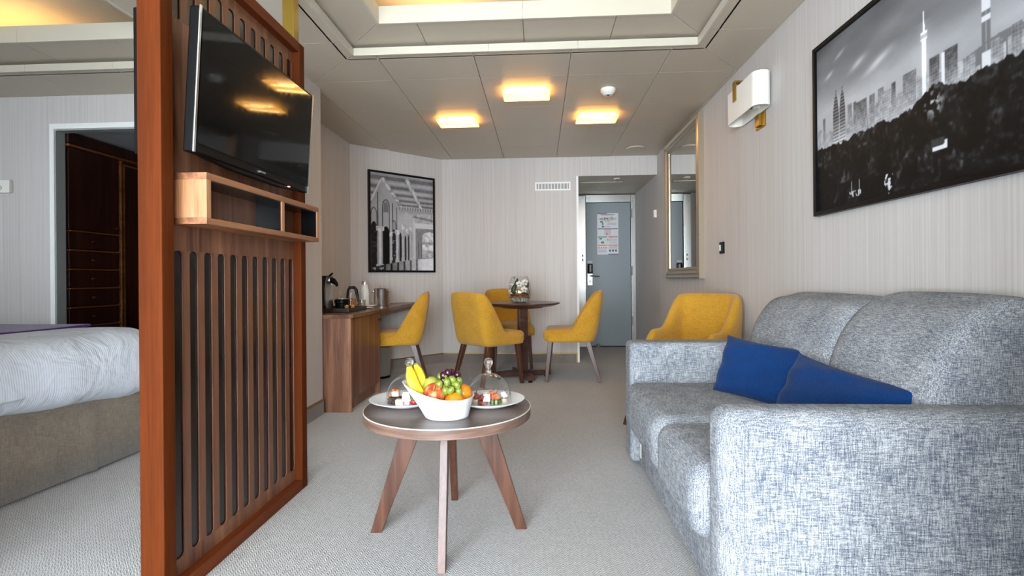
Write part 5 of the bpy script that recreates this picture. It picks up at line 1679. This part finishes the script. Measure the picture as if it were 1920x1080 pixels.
def arcade_image(nx=230, ny=310):
    S, T = np.meshgrid(np.linspace(0, 1, nx), np.linspace(0, 1, ny))
    nz = vnoise(nx, ny, 30, 44, 41, 4)
    big = vnoise(nx, ny, 4, 5, 43, 3)
    img = 0.60 + 0.14 * (nz - 0.5)
    # ceiling, above the cornice line that runs from the upper left corner to the far bay
    corn = np.interp(S[0], [0, 0.17, 0.44, 0.66, 1.0], [0.66, 0.93, 0.675, 0.60, 0.60])[None, :]
    up = T > corn
    ceil_ = 0.56 + 0.10 * (big - 0.5) + 0.10 * (nz - 0.5)
    depth = (T - 0.60) / 0.40
    band = np.sin(26.0 * np.log(np.clip(depth + 0.18, 0.05, 2)))       # cross beams crowding towards the far end
    ceil_ = ceil_ - 0.16 * (band > 0.35) + 0.07 * (band < -0.7)
    img = np.where(up, ceil_, img)
    def stroke(s0, t0, s1, t1, w, val, tex=0.25):
        nonlocal img
        u = np.clip(((S - s0) * (s1 - s0) + (T - t0) * (t1 - t0)) / ((s1 - s0) ** 2 + (t1 - t0) ** 2), 0, 1)
        d = np.hypot(S - s0 - u * (s1 - s0), T - t0 - u * (t1 - t0))
        wd = w * (1 - 0.45 * u)
        img = np.where(d < wd, val + tex * (nz - 0.5) - 0.12 * (d > wd * 0.6), img)
    stroke(0.20, 0.93, 0.48, 0.665, 0.030, 0.66, 0.5)
    stroke(0.57, 0.95, 0.80, 0.665, 0.034, 0.70, 0.5)
    stroke(0.02, 0.72, 0.17, 0.945, 0.016, 0.74, 0.1)
    img = np.where((np.abs(T - 0.655) < 0.014) & (S > 0.44), 0.44 + 0.22 * (np.sin(S * 150) > 0), img)
    img = np.where((T < 0.641) & (T > 0.615) & (S > 0.46), 0.58, img)
    # far bays
    img = np.where((S > 0.5) & (T < 0.615) & (T > 0.505), 0.66 + 0.3 * (nz - 0.5) - 0.18 * (np.abs(T - 0.575 + 0.1 * (S - 0.7)) < 0.012), img)
    img = np.where((S > 0.66) & (T < 0.51) & (T > 0.455), 0.78, img)
    img = np.where((S > 0.69) & (T < 0.455) & (T > 0.12), 0.50 + 0.12 * (nz - 0.5), img)
    img = np.where((S > 0.66) & (S < 0.70) & (T < 0.5) & (T > 0.12), 0.74, img)
    arch = (S > 0.815) & (T > 0.14) & ((T < 0.36) | (((S - 0.93) / 0.118) ** 2 + ((T - 0.36) / 0.062) ** 2 < 1))
    img = np.where(arch, 0.80 + 0.5 * (nz - 0.5) - 0.28 * np.exp(-((T - 0.30) / 0.018) ** 2) - 0.12 * (T < 0.22), img)
    for c in (0.755, 0.79):
        img = np.where((np.abs(S - c) < 0.011) & (T < 0.31) & (T > 0.14), 0.34, img)
        img = np.where((np.abs(S - c - 0.016) < 0.005) & (T < 0.31) & (T > 0.14), 0.72, img)
    # side wall
    wall = (S < 0.66) & (T < corn) & (T < 0.905)
    wall &= ~((S > 0.44) & (T > 0.60))
    img = np.where(wall, 0.57 + 0.12 * S + 0.12 * (big - 0.5) + 0.06 * (nz - 0.5), img)
    for c, t0, t1 in ((0.115, 0.42, 0.80), (0.335, 0.36, 0.70), (0.40, 0.36, 0.66)):
        img = np.where((np.abs(S - c) < 0.006) & (T > t0) & (T < t1), 0.22, img)
    def pointed(c, hw, top, spring, bot, val, rim=0.0, rimval=0.15):
        nonlocal img
        k = np.clip((top - T) / (top - spring), 0, 1)
        half = hw * np.where(T < spring, 1.0, np.sqrt(np.clip(1 - (1 - k) ** 2, 0, 1)))
        m = (np.abs(S - c) < half) & (T < top) & (T > bot)
        if rim:
            kk = np.clip((top + rim * 0.7 - T) / (top - spring + rim * 0.7), 0, 1)
            ho = (hw + rim) * np.where(T < spring, 1.0, np.sqrt(np.clip(1 - (1 - kk) ** 2, 0, 1)))
            img = np.where((np.abs(S - c) < ho) & (T < top + rim * 0.7) & (T > bot), rimval, img)
        img = np.where(m, val if np.isscalar(val) else val, img)
    pointed(0.235, 0.045, 0.725, 0.645, 0.40, 0.60, 0.012)
    pointed(0.235, 0.036, 0.712, 0.648, 0.60, 0.30 + 0.22 * (np.sin((S + T) * 260) > 0))
    pointed(0.055, 0.038, 0.635, 0.565, 0.36, 0.60, 0.010)
    pointed(0.36, 0.022, 0.52, 0.47, 0.34, 0.55, 0.008, 0.25)
    pointed(0.055, 0.045, 0.50, 0.42, 0.03, 0.10 + 0.10 * (nz > 0.62))
    pointed(0.235, 0.052, 0.455, 0.37, 0.015, 0.05)
    pointed(0.35, 0.030, 0.43, 0.37, 0.06, 0.14 + 0.35 * (nz > 0.60))
    pointed(0.455, 0.017, 0.40, 0.35, 0.10, 0.14)
    pointed(0.535, 0.012, 0.37, 0.33, 0.11, 0.18)
    pointed(0.585, 0.010, 0.38, 0.34, 0.11, 0.20)
    for c, w, top, bot in ((0.145, 0.042, 0.43, 0.05), (0.31, 0.018, 0.38, 0.12), (0.405, 0.022, 0.40, 0.10), (0.495, 0.018, 0.46, 0.12), (0.56, 0.010, 0.42, 0.12), (0.62, 0.014, 0.44, 0.12)):
        img = np.where((np.abs(S - c) < w) & (T < top) & (T > bot), 0.62 + 0.13 * np.cos((S - c) / w * 3.0) + 0.10 * (nz - 0.5), img)
        img = np.where((np.abs(S - c) < w * 1.45) & (np.abs(T - top) < 0.024), 0.70 + 0.5 * (nz - 0.5), img)
        img = np.where((np.abs(S - c) < w * 1.4) & (np.abs(T - bot) < 0.016), 0.66, img)
    # polished floor
    fl = T < np.interp(S[0], [0, 0.3, 0.66, 1.0], [0.03, 0.075, 0.115, 0.14])[None, :]
    shine = 0.42 + 0.42 * np.clip((S - 0.35) / 0.5, 0, 1) - 0.30 * (np.sin(S * 62 + 1.0) > 0.55) * (S < 0.8) + 0.15 * (nz - 0.5)
    img = np.where(fl & (S > 0.2), shine, img)
    img = np.where(fl & (S <= 0.2), 0.16 + 0.4 * (nz > 0.6), img)
    return np.clip(blur(img, 1), 0.02, 0.95)

picture('framed_picture', 'wide framed black and white city skyline photograph above the sofa', (XR, 2.535, 1.255), (0, -1), (-1, 0), 1.19, 0.80, city_image(), 0.02, 0.03)
ux, uy = -1.13 + 1.93, 5.925 - 5.14
ul = hypot(ux, uy)
ux, uy = ux / ul, uy / ul
u0 = hypot(-1.795 + 1.93, 5.273 - 5.14)
picture('framed_picture', 'tall framed black and white arcade photograph on the angled wall above the desk', (-1.93 + ux * u0, 5.14 + uy * u0, 1.045), (ux, uy), (uy, -ux), 0.815, 1.078, arcade_image(), 0.022, 0.03)

# ================================================================== ADDED CABINET, UNSEEN (right of the camera), shades the near sofa armrest
cb = thing('added_shading_cabinet', 'added walnut cabinet out of view by the window, shading the near sofa armrest', 'cabinet', (1.0, 0.4, 0))
box('carcass', 'walnut', 0.58, XR - 0.02, 0.15, 0.59, 0.06, 1.42, cb, 0.002)
box('plinth', 'walnut', 0.60, XR - 0.02, 0.17, 0.57, 0.0, 0.06, cb)
box('cabinet_top', 'walnut_y', 0.565, XR - 0.02, 0.135, 0.605, 1.42, 1.445, cb, 0.002)
for y0, y1 in ((0.155, 0.368), (0.372, 0.585)):
    dd = box('door', 'walnut', 0.562, 0.58, y0, y1, 0.07, 1.41, cb, 0.002)
    G().ball((0.552, 0.35 if y0 < 0.3 else 0.39, 0.75), 0.012, 10, 7).build('knob', 'brass', dd, smooth=True)
